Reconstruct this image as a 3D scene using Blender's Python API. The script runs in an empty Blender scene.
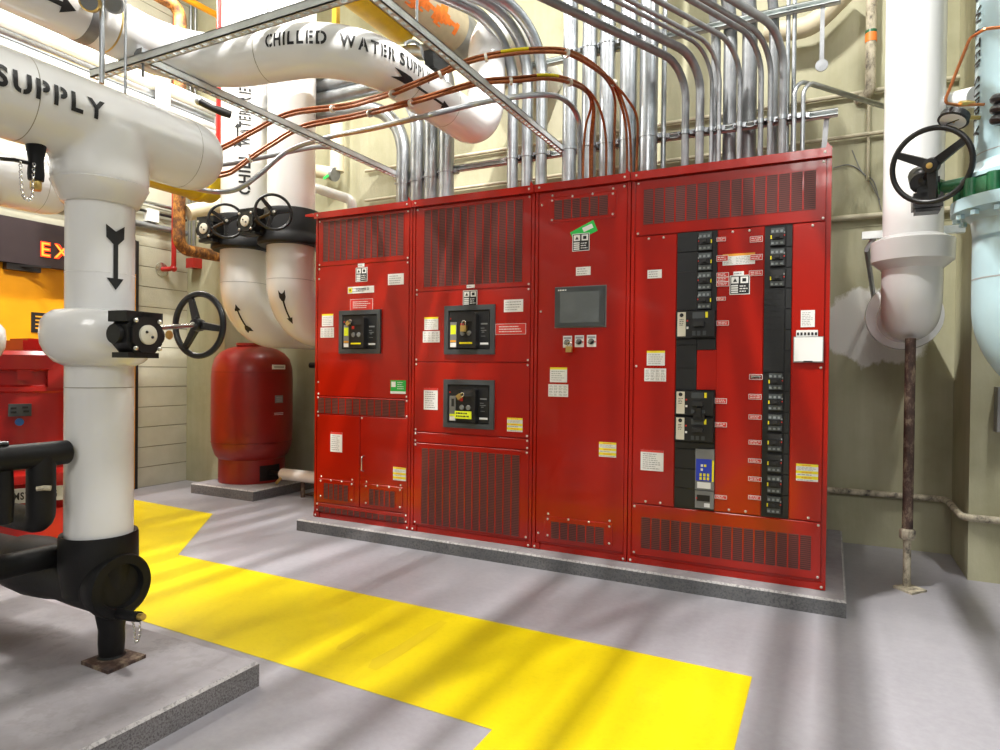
import bpy, bmesh, math, random
import numpy as np
from mathutils import Vector
random.seed(7)
C = bpy.context.scene.collection
PI = math.pi
# ------------------------------------------------------------------ camera model
FPX = 655.0
YAW, PIT, ROL, CH = 0.4682, -0.0093, 0.0107, 1.2177
def _cam():
    F = np.array([-math.sin(YAW)*math.cos(PIT), math.cos(YAW)*math.cos(PIT), math.sin(PIT)])
    R0 = np.array([math.cos(YAW), math.sin(YAW), 0.0]); U0 = np.cross(R0, F)
    R = math.cos(ROL)*R0 + math.sin(ROL)*U0; U = -math.sin(ROL)*R0 + math.cos(ROL)*U0
    return F, R, U
FW, RT, UP = _cam(); O = np.array([0, 0, CH])
def ray(x, y): return FW + RT*(x-500)/FPX + UP*(375-y)/FPX
def onZ(x, y, z=0.0): d = ray(x, y); return O + d*((z-CH)/d[2])
def onY(x, y, Y): d = ray(x, y); return O + d*(Y/d[1])
def onX(x, y, X): d = ray(x, y); return O + d*(X/d[0])
def at(x, y, D): return O + ray(x, y)*D
def dep(P): return float((np.array([P[0], P[1], P[2] if len(P) > 2 else CH]) - O) @ FW)
def zat(x, y, X, Y): return float(at(x, y, dep((X, Y, 1.2)))[2])
# ------------------------------------------------------------------ materials
MATS = {}
def nt(name):
    m = bpy.data.materials.new(name); m.use_nodes = True
    t = m.node_tree; b = t.nodes['Principled BSDF']; MATS[name] = m
    return m, t, b
def setp(b, col, rough=.5, metal=0., spec=.5, coat=0., coat_rough=.05):
    b.inputs['Base Color'].default_value = (*col, 1); b.inputs['Roughness'].default_value = rough
    b.inputs['Metallic'].default_value = metal; b.inputs['Specular IOR Level'].default_value = spec
    b.inputs['Coat Weight'].default_value = coat; b.inputs['Coat Roughness'].default_value = coat_rough
def coords(t, scale=(1, 1, 1)):
    g = t.nodes.new('ShaderNodeNewGeometry'); mp = t.nodes.new('ShaderNodeMapping')
    t.links.new(g.outputs['Position'], mp.inputs['Vector']); mp.inputs['Scale'].default_value = scale
    return mp.outputs['Vector']
def noise(t, vec, scale, detail=4, rough=.55):
    n = t.nodes.new('ShaderNodeTexNoise'); t.links.new(vec, n.inputs['Vector'])
    n.inputs['Scale'].default_value = scale; n.inputs['Detail'].default_value = detail; n.inputs['Roughness'].default_value = rough
    return n.outputs['Fac']
def ramp(t, fac, stops):
    r = t.nodes.new('ShaderNodeValToRGB'); t.links.new(fac, r.inputs['Fac'])
    e = r.color_ramp.elements
    while len(e) < len(stops): e.new(.5)
    for k, (p, c) in enumerate(stops):
        e[k].position = p; e[k].color = (*c, 1) if len(c) == 3 else c
    return r.outputs['Color']
def mix(t, fac, a, b, mode='MIX'):
    m = t.nodes.new('ShaderNodeMix'); m.data_type = 'RGBA'; m.blend_type = mode
    ins = [i for i in m.inputs if i.type == 'RGBA']
    for i, val in zip(ins, (a, b)):
        if isinstance(val, tuple): i.default_value = (*val, 1)
        else: t.links.new(val, i)
    if isinstance(fac, (int, float)): m.inputs[0].default_value = fac
    else: t.links.new(fac, m.inputs[0])
    return [o for o in m.outputs if o.type == 'RGBA'][0]
def bump(t, b, h, strength=.2, dist=.01):
    n = t.nodes.new('ShaderNodeBump'); n.inputs['Strength'].default_value = strength; n.inputs['Distance'].default_value = dist
    t.links.new(h, n.inputs['Height']); t.links.new(n.outputs['Normal'], b.inputs['Normal'])
def simple(name, col, rough=.5, metal=0., spec=.5, coat=0., var=.12, nscale=6., bmp=0., bscale=120.):
    m, t, b = nt(name); setp(b, col, rough, metal, spec, coat)
    v = coords(t); n = noise(t, v, nscale)
    lo = tuple(c*(1-var) for c in col); hi = tuple(min(1, c*(1+var)) for c in col)
    t.links.new(ramp(t, n, [(.3, lo), (.7, hi)]), b.inputs['Base Color'])
    if bmp: bump(t, b, noise(t, v, bscale), bmp, .004)
    return m
simple('red_paint', (.38, .0085, .0012), .24, spec=.42, coat=.30, var=.06, nscale=2.5)
simple('red_dark', (.20, .008, .005), .4, var=.08)
simple('red_gloss', (.42, .014, .010), .3, coat=.2, var=.10, nscale=4)
simple('red_tank', (.26, .010, .007), .38, coat=.1, var=.12, nscale=5)
simple('white_ins', (.80, .80, .79), .24, coat=.4, var=.03, nscale=3)
simple('white_matte', (.78, .78, .76), .5, var=.04)
simple('seam_line', (.30, .28, .22), .6)
simple('black_foam', (.0075, .0075, .008), .5, spec=.3, var=.35, nscale=12, bmp=.15, bscale=60)
simple('black_iron', (.010, .010, .0105), .34, var=.25, nscale=20, bmp=.1)
simple('black_plain', (.008, .008, .0085), .45)
simple('black_ink', (.010, .010, .010), .55)
simple('grey_plastic', (.055, .062, .066), .4)
simple('breaker_face', (.075, .085, .088), .4)
simple('print_grey', (.26, .29, .29), .5)
simple('dark_plastic', (.013, .0135, .014), .4)
simple('mid_plastic', (.20, .205, .20), .45)
simple('galv', (.40, .42, .44), .30, metal=.88, var=.16, nscale=14)
simple('galv_dull', (.27, .28, .29), .42, metal=.55, var=.18, nscale=10)
simple('strut_steel', (.70, .74, .73), .4, metal=.3, var=.12, nscale=8)
simple('slot_dark', (.02, .02, .02), .7)
simple('steel', (.7, .7, .68), .25, metal=.95)
simple('zinc_bolt', (.78, .76, .68), .35, metal=.7)
simple('copper_mc', (.30, .10, .035), .34, metal=.65, var=.3, nscale=60)
simple('copper', (.72, .26, .10), .28, metal=.9)
simple('brass', (.72, .50, .16), .3, metal=.85)
simple('yellow_tape', (.85, .72, .0), .5)
simple('yellow_pipe', (.62, .44, .008), .38, var=.15, nscale=6)
simple('tan_pipe', (.42, .36, .24), .6, var=.15)
simple('orange_spray', (.85, .20, .02), .7, var=.2, nscale=30)
simple('orange_door', (.86, .36, .008), .4, var=.05)
simple('header_paint', (.045, .030, .034), .5)
simple('jamb_paint', (.014, .012, .012), .5)
simple('blue_pipe', (.42, .60, .66), .3, coat=.3, var=.04)
simple('green_valve', (.012, .12, .045), .35, var=.2, nscale=20)
simple('green_label', (.02, .42, .06), .5, var=.05)
simple('green_tag', (.02, .55, .08), .5, var=.05)
simple('label_white', (.82, .82, .80), .5, var=.02)
simple('label_cream', (.66, .63, .52), .5, var=.04)
simple('label_print', (.34, .34, .34), .6)
simple('label_yellow', (.90, .78, .02), .5, var=.02)
simple('label_lime', (.78, .88, .02), .5, var=.02)
simple('label_orange', (.82, .36, .03), .5, var=.02)
simple('tag_red', (.62, .03, .02), .45, var=.03)
simple('blue_panel', (.02, .05, .50), .4)
simple('screen', (.12, .135, .14), .2, coat=.6, var=.1)
simple('orange_bit', (.85, .22, .03), .5)
simple('plaster_plain', (.7, .7, .66), .8)
simple('beige_pipe', (.50, .46, .33), .5, var=.12, nscale=12)
simple('cream_pipe', (.68, .60, .42), .5, var=.08)
simple('blue_sticker', (.03, .12, .38), .5)
simple('light_steel', (.62, .62, .60), .35, metal=.5)
def emis(name, col, s):
    m, t, b = nt(name); setp(b, col, .5)
    b.inputs['Emission Color'].default_value = (*col, 1); b.inputs['Emission Strength'].default_value = s
    return m
emis('exit_red', (1.0, .05, .012), 1.6); emis('exit_core', (1.0, .30, .03), 2.2)
# rust
def rust(name, a, b_, c):
    m, t, b = nt(name); setp(b, a, .7)
    n = noise(t, coords(t, (1, 1, .6)), 18, 8, .7)
    t.links.new(ramp(t, n, [(.34, a), (.5, b_), (.62, c)]), b.inputs['Base Color']); bump(t, b, n, .3)
rust('rusty_post', (.030, .020, .018), (.085, .048, .036), (.26, .20, .14))
rust('rusty_pipe', (.04, .026, .02), (.22, .085, .022), (.62, .27, .05))
rust('dirty_pipe', (.06, .055, .05), (.46, .41, .30), (.60, .55, .42))
# floor
m, t, b = nt('floor_epoxy'); setp(b, (.3, .28, .3), .36, coat=.1)
v = coords(t); n1 = noise(t, v, .7, 5); n2 = noise(t, v, 30, 6, .7)
c = ramp(t, n1, [(.3, (.285, .278, .308)), (.7, (.37, .362, .395))])
c = mix(t, .16, c, ramp(t, n2, [(.35, (.16, .15, .155)), (.7, (.42, .41, .42))]))
t.links.new(c, b.inputs['Base Color'])
t.links.new(ramp(t, noise(t, v, 3, 5), [(.3, (.3,)*3), (.7, (.5,)*3)]), b.inputs['Roughness']); bump(t, b, n2, .05)
m, t, b = nt('floor_yellow'); setp(b, (.86, .70, .0), .38, coat=.1)
v = coords(t); n = noise(t, v, 2.2, 5)
t.links.new(mix(t, .12, ramp(t, n, [(.35, (.64, .50, 0)), (.7, (.73, .58, .0015))]), ramp(t, noise(t, v, 45, 6, .7), [(.3, (.35, .28, .0)), (.5, (.8, .64, .0))])), b.inputs['Base Color'])
m, t, b = nt('floor_yellow_patch'); setp(b, (.60, .46, .0), .45)
# concrete
def concrete(name, a, b_, sp=200., spk=(.02, .02, .02), bm=.3):
    m, t, b = nt(name); setp(b, a, .85)
    v = coords(t); c = ramp(t, noise(t, v, 5, 6), [(.3, a), (.7, b_)])
    f = ramp(t, noise(t, v, sp, 3, .8), [(.40, (1,)*3), (.52, (0,)*3)])
    t.links.new(mix(t, f, c, spk), b.inputs['Base Color']); bump(t, b, noise(t, v, sp*.7, 4), bm, .006)
concrete('pad_side', (.13, .135, .14), (.19, .19, .19), 90, (.10, .10, .105), .4)
concrete('pad_edge', (.42, .40, .40), (.56, .54, .53), 60, (.26, .25, .25), .4)
concrete('pad_side_rough', (.20, .195, .20), (.30, .285, .285), 130, (.12, .11, .11), .7)
concrete('pad_top', (.27, .255, .27), (.34, .325, .34), 12, (.27, .255, .265), .04)
# back wall: form-marked painted concrete
m, t, b = nt('wall_concrete'); setp(b, (.4, .38, .25), .72)
v = coords(t); c = ramp(t, noise(t, v, 1.3, 7, .6), [(.28, (.29, .285, .165)), (.5, (.40, .39, .25)), (.72, (.47, .46, .325))])
streak = noise(t, coords(t, (9, 9, .7)), 1.0, 5, .6)
c = mix(t, .16, c, ramp(t, streak, [(.3, (.26, .235, .14)), (.7, (.60, .58, .45))]))
# bare plaster patch near the right pipe penetration
g = t.nodes.new('ShaderNodeNewGeometry'); sb = t.nodes.new('ShaderNodeVectorMath'); sb.operation = 'SUBTRACT'
t.links.new(g.outputs['Position'], sb.inputs[0]); sb.inputs[1].default_value = (.30, 5.3, 1.55)
sc_ = t.nodes.new('ShaderNodeVectorMath'); sc_.operation = 'MULTIPLY'; t.links.new(sb.outputs[0], sc_.inputs[0]); sc_.inputs[1].default_value = (1.0, .2, 1.25)
ln = t.nodes.new('ShaderNodeVectorMath'); ln.operation = 'LENGTH'; t.links.new(sc_.outputs[0], ln.inputs[0])
ad = t.nodes.new('ShaderNodeMath'); ad.operation = 'MULTIPLY_ADD'; t.links.new(noise(t, coords(t, (1.3, 1, .8)), 5, 5, .6), ad.inputs[0]); ad.inputs[1].default_value = .28
t.links.new(ln.outputs['Value'], ad.inputs[2])
f = ramp(t, ad.outputs[0], [(.47, (1,)*3), (.50, (0,)*3)])
c = mix(t, f, c, (.74, .74, .69))
t.links.new(c, b.inputs['Base Color']); bump(t, b, noise(t, coords(t, (1, 1, .35)), 22, 7, .6), .25, .02)
# block wall: courses come from geometry grooves, paint here
m, t, b = nt('wall_block'); setp(b, (.58, .57, .46), .6)
v = coords(t); t.links.new(ramp(t, noise(t, v, 2.5, 6), [(.3, (.50, .49, .37)), (.7, (.64, .63, .51))]), b.inputs['Base Color'])
bump(t, b, noise(t, v, 60, 5), .25, .006)
simple('mortar', (.26, .25, .17), .9)
simple('ceiling_paint', (.6, .6, .58), .8)
# perforated grille sheet
m, t, b = nt('grille_mesh'); setp(b, (.14, .02, .018), .5)
v = coords(t)
sx = t.nodes.new('ShaderNodeSeparateXYZ'); t.links.new(v, sx.inputs[0])
def saw(sock, per, ph=0.):
    a = t.nodes.new('ShaderNodeMath'); a.operation = 'MULTIPLY_ADD'; t.links.new(sock, a.inputs[0]); a.inputs[1].default_value = 2*PI/per; a.inputs[2].default_value = ph
    s = t.nodes.new('ShaderNodeMath'); s.operation = 'SINE'; t.links.new(a.outputs[0], s.inputs[0]); return s.outputs[0]
mm = t.nodes.new('ShaderNodeMath'); mm.operation = 'MULTIPLY_ADD'
t.links.new(saw(sx.outputs['Z'], .0105), mm.inputs[0]); mm.inputs[1].default_value = .5; mm.inputs[2].default_value = .5
t.links.new(ramp(t, mm.outputs[0], [(.25, (.028, .005, .004)), (.75, (.19, .042, .034))]), b.inputs['Base Color'])
def M(n): return MATS[n]
# ------------------------------------------------------------------ mesh builder
def nrm(a): a = np.array(a, float); return a/np.linalg.norm(a)
def perp(a):
    a = nrm(a); h = np.array([0, 0, 1.]) if abs(a[2]) < .9 else np.array([1., 0, 0])
    u = nrm(np.cross(h, a)); return u, np.cross(a, u)
def fillet(pts, R, n=8):
    pts = [np.array(p, float) for p in pts]; out = [pts[0]]
    for i in range(1, len(pts)-1):
        p = pts[i]; a = nrm(p-pts[i-1]); b = nrm(pts[i+1]-p); r = R[i-1] if isinstance(R, (list, tuple)) else R
        cth = max(-1, min(1, float(a@b))); th = math.acos(cth)
        if th < .02 or r <= 0: out.append(p); continue
        tl = min(r*math.tan(th/2), .499*np.linalg.norm(p-pts[i-1]), .499*np.linalg.norm(pts[i+1]-p)); r = tl/math.tan(th/2)
        m_ = nrm(b-a); cen = p + m_*(r/math.cos(th/2)); s = p-a*tl
        e1 = nrm(s-cen); e2 = a
        for k in range(n+1):
            q = th*k/n; out.append(cen + r*(e1*math.cos(q)+e2*math.sin(q)))
    out.append(pts[-1]); return out
def smooth_path(pts, n=6):
    P = [np.array(p, float) for p in pts]; P = [2*P[0]-P[1]] + P + [2*P[-1]-P[-2]]; out = []
    for i in range(1, len(P)-2):
        for k in range(n):
            s = k/n; a, b, c, d = P[i-1], P[i], P[i+1], P[i+2]
            out.append(.5*((2*b)+(-a+c)*s+(2*a-5*b+4*c-d)*s*s+(-a+3*b-3*c+d)*s**3))
    out.append(P[-2]); return out
class MB:
    def __init__(s): s.v = []; s.f = []; s.m = []
    def add(s, vs, fs, mi=0):
        o = len(s.v); s.v += [tuple(float(c) for c in q) for q in vs]; s.f += [tuple(i+o for i in f) for f in fs]; s.m += [mi]*len(fs); return s
    def box(s, a, b, mi=0):
        (x0, y0, z0), (x1, y1, z1) = a, b
        x0, x1 = min(x0, x1), max(x0, x1); y0, y1 = min(y0, y1), max(y0, y1); z0, z1 = min(z0, z1), max(z0, z1)
        return s.add([(x0,y0,z0),(x1,y0,z0),(x1,y1,z0),(x0,y1,z0),(x0,y0,z1),(x1,y0,z1),(x1,y1,z1),(x0,y1,z1)],
                     [(0,3,2,1),(4,5,6,7),(0,1,5,4),(1,2,6,5),(2,3,7,6),(3,0,4,7)], mi)
    def obox(s, c, ux, uy, uz, mi=0):
        c = np.array(c); ux, uy, uz = map(np.array, (ux, uy, uz))
        vs = [c+a*ux+b*uy+d*uz for d in (-1, 1) for a, b in ((-1,-1),(1,-1),(1,1),(-1,1))]
        return s.add(vs, [(0,3,2,1),(4,5,6,7),(0,1,5,4),(1,2,6,5),(2,3,7,6),(3,0,4,7)], mi)
    def tube(s, pts, r, seg=16, caps=True, mi=0):
        pts = [np.array(p, float) for p in pts]; n = len(pts)
        T = [nrm(pts[min(i+1, n-1)]-pts[max(i-1, 0)]) for i in range(n)]
        u, w = perp(T[0]); vs = []; fs = []
        for i in range(n):
            u = nrm(u-T[i]*float(u@T[i])); w = np.cross(T[i], u); rr = r[i] if isinstance(r, (list, tuple)) else r
            for k in range(seg):
                q = 2*PI*k/seg; vs.append(pts[i]+rr*(u*math.cos(q)+w*math.sin(q)))
        for i in range(n-1):
            for k in range(seg):
                a = i*seg+k; b = i*seg+(k+1) % seg; fs.append((a, b, b+seg, a+seg))
        if caps: fs.append(tuple(range(seg-1, -1, -1))); fs.append(tuple((n-1)*seg+k for k in range(seg)))
        return s.add(vs, fs, mi)
    def lathe(s, prof, o, ax=(0, 0, 1), seg=40, mi=0, mis=None):
        o = np.array(o, float); ax = nrm(ax); u, w = perp(ax); n = len(prof); vs = []
        for r, h in prof:
            for k in range(seg):
                q = 2*PI*k/seg; vs.append(o+ax*h+max(r, 1e-4)*(u*math.cos(q)+w*math.sin(q)))
        for i in range(n-1):
            fs = [(i*seg+k, i*seg+(k+1) % seg, (i+1)*seg+(k+1) % seg, (i+1)*seg+k) for k in range(seg)]
            if i == 0: base = len(s.v); s.add(vs, [], 0)
            s.f += [tuple(j+base for j in f) for f in fs]; s.m += [mis[i] if mis else mi]*len(fs)
        for i, rev in ((0, 1), (n-1, 0)):
            if prof[i][0] > 1e-3:
                f = [base+i*seg+k for k in range(seg)]; s.f.append(tuple(f[::-1] if rev else f)); s.m.append(mis[min(i, n-2)] if mis else mi)
        return s
    def torus(s, c, ax, R, r, seg=40, rs=10, mi=0):
        c = np.array(c, float); u, w = perp(ax); ax = nrm(ax); vs = []; fs = []
        for i in range(seg):
            q = 2*PI*i/seg; d = u*math.cos(q)+w*math.sin(q)
            for k in range(rs):
                p = 2*PI*k/rs; vs.append(c+d*(R+r*math.cos(p))+ax*r*math.sin(p))
        for i in range(seg):
            for k in range(rs): fs.append((i*rs+k, ((i+1) % seg)*rs+k, ((i+1) % seg)*rs+(k+1) % rs, i*rs+(k+1) % rs))
        return s.add(vs, fs, mi)
    def prism(s, poly, o, U, V, N, d, mi=0):
        o, U, V, N = (np.array(q, float) for q in (o, U, V, N)); n = len(poly)
        vs = [o+U*a+V*b for a, b in poly]+[o+U*a+V*b+N*d for a, b in poly]
        fs = [tuple(range(n-1, -1, -1)), tuple(range(n, 2*n))]+[(k, (k+1) % n, n+(k+1) % n, n+k) for k in range(n)]
        return s.add(vs, fs, mi)
    def ball(s, c, r, mi=0, seg=14, sq=(1, 1, 1)):
        vs = []; fs = []; rg = seg//2
        for i in range(rg+1):
            a = PI*i/rg
            for k in range(seg):
                q = 2*PI*k/seg; vs.append((c[0]+sq[0]*r*math.sin(a)*math.cos(q), c[1]+sq[1]*r*math.sin(a)*math.sin(q), c[2]+sq[2]*r*math.cos(a)))
        for i in range(rg):
            for k in range(seg): fs.append((i*seg+k, (i+1)*seg+k, (i+1)*seg+(k+1) % seg, i*seg+(k+1) % seg))
        return s.add(vs, fs, mi)
    def build(s, name, mats, parent=None, smooth=True, ang=35):
        if isinstance(mats, str): mats = [mats]
        me = bpy.data.meshes.new(name); off = np.zeros(3)
        p = parent
        while p is not None: off += np.array(p.location); p = p.parent
        me.from_pydata([tuple(np.array(q)-off) for q in s.v], [], s.f)
        for q in mats: me.materials.append(M(q))
        me.polygons.foreach_set('material_index', s.m)
        bm = bmesh.new(); bm.from_mesh(me); bmesh.ops.remove_doubles(bm, verts=bm.verts, dist=1e-5)
        bmesh.ops.recalc_face_normals(bm, faces=bm.faces); bm.to_mesh(me); bm.free()
        if smooth:
            me.polygons.foreach_set('use_smooth', [True]*len(me.polygons)); me.set_sharp_from_angle(angle=math.radians(ang))
        o = bpy.data.objects.new(name, me); C.objects.link(o)
        if parent is not None: o.parent = parent
        return o
def tag(o, label=None, cat=None, group=None, kind=None):
    if label: o['label'] = label
    if cat: o['category'] = cat
    if group: o['group'] = group
    if kind: o['kind'] = kind
    return o
def thing(name, loc, label, cat, group=None):
    o = bpy.data.objects.new(name, None); C.objects.link(o); o.location = tuple(float(c) for c in loc); o.empty_display_size = .1
    return tag(o, label, cat, group)
def copy_tree(o, parent=None):
    c = o.copy(); C.objects.link(c)
    if parent is not None: c.parent = parent
    for ch in list(o.children): copy_tree(ch, c)
    return c
# ------------------------------------------------------------------ lettering
_glyph = {}
def glyph(ch, bold):
    k = (ch, bold)
    if k in _glyph: return _glyph[k]
    cu = bpy.data.curves.new('g', 'FONT'); cu.body = ch; cu.size = 1; cu.offset = bold; cu.resolution_u = 4
    o = bpy.data.objects.new('g', cu); C.objects.link(o); bpy.context.view_layer.update()
    me = bpy.data.meshes.new_from_object(o.evaluated_get(bpy.context.evaluated_depsgraph_get()))
    vs = [tuple(q.co) for q in me.vertices]; fs = [tuple(p.vertices) for p in me.polygons]
    bpy.data.objects.remove(o); bpy.data.curves.remove(cu); bpy.data.meshes.remove(me)
    _glyph[k] = (vs, fs); return _glyph[k]
GAPS = {'P': .40, 'R': .40, 'D': .40, 'U': .50, 'C': .55, 'S': None, 'A': .5, 'O': .5, 'E': .36}
def text_polys(txt, H, W=None, bold=.022, stencil=False, cut=None, gap=.16, sq=None):
    """letters laid on a (u, v) strip: list of (verts, faces), cut into strips for wrapping"""
    vs_all = []; fs_all = []; x = 0.0
    for ch in txt:
        if ch == ' ': x += .42*H; continue
        vs, fs = glyph(ch, bold); s = H/.729
        bm = bmesh.new(); bv = [bm.verts.new((q[0]*s, q[1]*s, 0)) for q in vs]
        for f in fs:
            try: bm.faces.new([bv[i] for i in f])
            except ValueError: pass
        xs = [q.co.x for q in bm.verts]; x0, x1 = min(xs), max(xs); w = x1-x0
        if stencil and GAPS.get(ch):
            gx = x0+w*GAPS[ch]; g = .05*H
            for px_ in (gx-g, gx+g):
                bmesh.ops.bisect_plane(bm, geom=bm.verts[:]+bm.edges[:]+bm.faces[:], plane_co=(px_, 0, 0), plane_no=(1, 0, 0))
            kill = [f for f in bm.faces if gx-g < f.calc_center_median().x < gx+g]
            bmesh.ops.delete(bm, geom=kill, context='FACES')
        for q in bm.verts: q.co.x += x-x0
        if cut:
            for k in range(1, int(H*1.3/cut)+1):
                bmesh.ops.bisect_plane(bm, geom=bm.verts[:]+bm.edges[:]+bm.faces[:], plane_co=(0, k*cut-.15*H, 0), plane_no=(0, 1, 0))
            for k in range(1, int((w)/cut)+1):
                bmesh.ops.bisect_plane(bm, geom=bm.verts[:]+bm.edges[:]+bm.faces[:], plane_co=(x+k*cut, 0, 0), plane_no=(1, 0, 0))
        bm.verts.index_update(); o = len(vs_all)
        vs_all += [(q.co.x, q.co.y) for q in bm.verts]; fs_all += [tuple(o+q.index for q in f.verts) for f in bm.faces]; bm.free()
        x += w+gap*H
    tot = x-gap*H
    if W: vs_all = [(a*W/tot, b) for a, b in vs_all]
    return vs_all, fs_all, (W or tot)
def arrow_polys(L, w, cut):
    poly_sets = [[(0, w), (.10*L, 0), (0, -w), (.20*L, -w*.95), (.30*L, -.25*w), (.83*L, -.25*w), (.83*L, .25*w), (.30*L, .25*w), (.20*L, w*.95)],
                 [(.82*L, -w*.9), (1.0*L, 0), (.82*L, w*.9)]]
    bm = bmesh.new()
    for ps in poly_sets:
        f = bm.faces.new([bm.verts.new((a, b, 0)) for a, b in ps])
    bmesh.ops.triangulate(bm, faces=bm.faces[:])
    for k in range(-int(w/cut)-1, int(w/cut)+2):
        bmesh.ops.bisect_plane(bm, geom=bm.verts[:]+bm.edges[:]+bm.faces[:], plane_co=(0, k*cut, 0), plane_no=(0, 1, 0))
    for k in range(1, int(L/cut)+1):
        bmesh.ops.bisect_plane(bm, geom=bm.verts[:]+bm.edges[:]+bm.faces[:], plane_co=(k*cut, 0, 0), plane_no=(1, 0, 0))
    bm.verts.index_update(); r = [(q.co.x, q.co.y) for q in bm.verts], [tuple(q.index for q in f.verts) for f in bm.faces]; bm.free(); return r
def map_build(vf, fn, name, mat, parent):
    mb = MB(); mb.add([fn(a, b) for a, b in vf[0]], vf[1]); return mb.build(name, mat, parent, smooth=False)
def path_map(path, r, u0, phi0, su=1, sv=1):
    P = [np.array(p) for p in path]; L = [0.]
    for a, b in zip(P, P[1:]): L.append(L[-1]+float(np.linalg.norm(b-a)))
    TT = [nrm(P[min(i+1, len(P)-1)]-P[max(i-1, 0)]) for i in range(len(P))]
    def fn(u, v):
        s = u0+su*u; i = max(0, min(len(L)-2, int(np.searchsorted(L, s))-1)); k = (s-L[i])/max(1e-9, L[i+1]-L[i])
        c = P[i]*(1-k)+P[i+1]*k; T = nrm(TT[i]*(1-k)+TT[i+1]*k); S = nrm(np.cross(T, (0, 0, 1))); B = np.cross(S, T)
        ph = phi0+sv*v/r; return c+(r+.003)*(S*math.cos(ph)+B*math.sin(ph))
    return fn
def vert_map(cx, cy, r, th0, z0, mode):
    """cylinder about a vertical axis. mode 'up' reads bottom to top, 'down' reads top to bottom"""
    def fn(u, v):
        if mode == 'up': z = z0+u; th = th0-v/r
        else: z = z0-u; th = th0+v/r
        return np.array([cx+(r+.003)*math.cos(th), cy+(r+.003)*math.sin(th), z])
    return fn
# ================================================================== THE SETTING
XL, YB, YP = -6.10, 5.30, 4.70
HC = 6.0
fl = MB(); fl.add([(XL-.2, -4, 0), (5, -4, 0), (5, YB+.2, 0), (XL-.2, YB+.2, 0)], [(0, 1, 2, 3)], 0)
def ground_poly(pts, z, mi):
    fl.add([(p[0], p[1], z) for p in pts], [tuple(range(len(pts)))], mi)
Q = lambda x, y: onZ(x, y)[:2]
ground_poly([(-1.0, -1.5), (-.26, -1.5), (-.262, 2.22), (-.265, 2.78), (-3.73, 2.82), (-3.73, 2.03), (-1.004, 1.955)], .0015, 1)
ground_poly([(-3.73, 2.03), (-3.73, 2.82), (-4.52, 3.735), (-5.59, 3.785), (XL+.1, 3.80), (XL+.1, 2.6), (-4.9, 2.05)], .0015, 1)
ground_poly([Q(368, 668), Q(372, 660), Q(395, 648), Q(425, 629), Q(441, 621), Q(447, 623), Q(436, 632), Q(410, 650), Q(388, 664), Q(376, 671)], .002, 2)
ground_poly([Q(336, 650), Q(338, 646), Q(362, 632), Q(366, 635), Q(352, 645), Q(342, 651)], .002, 2)
tag(fl.build('floor', ['floor_epoxy', 'floor_yellow', 'floor_yellow_patch'], None, smooth=False), kind='structure')
w = MB(); w.box((XL-.3, YB, 0), (5, YB+.3, HC))
# form joints and drips in the poured concrete
for z, t_ in ((2.255, .006),): w.box((-.02, YB-t_, z-.005), (.735, YB, z+.005))
tag(w.build('wall_back', 'wall_concrete', None, smooth=False), kind='structure')
w = MB(); w.box((.735, YP, 0), (5, YB, HC)); tag(w.build('wall_right_pilaster', 'wall_concrete', None, smooth=False), kind='structure')
w = MB(); w.box((XL, YP, 0), (-5.53, YB, HC)); tag(w.build('wall_left_pilaster', 'wall_concrete', None, smooth=False), kind='structure')
# left wall of blocks with raked courses
w = MB(); k = 0; z = 0.0
while z < HC-.1:
    h = .2; w.box((XL-.25, -4, z+.004), (XL, YP, z+h-.004), 0); z += h
w.box((XL-.25, -4, 0), (XL-.006, YP, HC), 1)
tag(w.build('wall_left', ['wall_block', 'mortar'], None, smooth=False), kind='structure')
w = MB(); w.box((XL-.3, -4, HC), (5, YB+.3, HC+.2)); tag(w.build('ceiling', 'ceiling_paint', None, smooth=False), kind='structure')
# orange double door in the left wall with its dark header
dr = MB(); dr.box((XL, 1.15, .01), (XL+.05, 2.60, 2.10)); dr.box((XL, 2.612, .01), (XL+.05, 4.09, 2.10))
door = tag(dr.build('door_1', 'orange_door', None, smooth=False), kind='structure')
fr = MB(); fr.box((XL, 4.095, 0), (XL+.03, 4.135, 2.43)); fr.box((XL, 1.07, 0), (XL+.03, 1.15, 2.43)); fr.build('door_frame', 'jamb_paint', door, smooth=False)
hd = MB(); hz1_, hz0_ = float(onX(5, 225.6, XL+.12)[2]), float(onX(0, 260.8, XL+.12)[2]); hd.box((XL, 1.07, hz0_), (XL+.12, 3.95, hz1_)); hd.box((XL, 1.07, 2.10), (XL+.05, 4.095, 2.43)); hd.build('door_header', 'header_paint', door, smooth=False)
pc = onX(17, 264, XL+.06); cl = MB(); cl.box((XL+.05, pc[1]-.1, 1.99), (XL+.11, pc[1]+.16, 2.05)); cl.obox((XL+.14, pc[1]+.05, 2.03), (.10, .12, 0), (-.01, .01, 0), (0, 0, .008)); cl.build('door_closer', 'jamb_paint', door)
# exit letters, lit
ex = thing('exit_sign', (XL+.12, 3.3, 2.12), 'red lit EXIT letters on the dark header above the orange door', 'sign')
pE = onX(40.3, 255.5, XL+.12); H_ = .122
vs, fs, tw = text_polys('EXIT', H_, None, bold=.035, gap=.16)
for nm, mt, bl, dx in (('glowing_letters', 'exit_red', .045, .004), ('bright_cores', 'exit_core', .0, .008)):
    vs, fs, tw = text_polys('EXIT', H_, None, bold=bl, gap=.20 if bl else .29)
    map_build((vs, fs), lambda a, b: (XL+.12+dx, pE[1]+a+(0 if bl else .006), pE[2]+b), nm, mt, ex)
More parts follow.
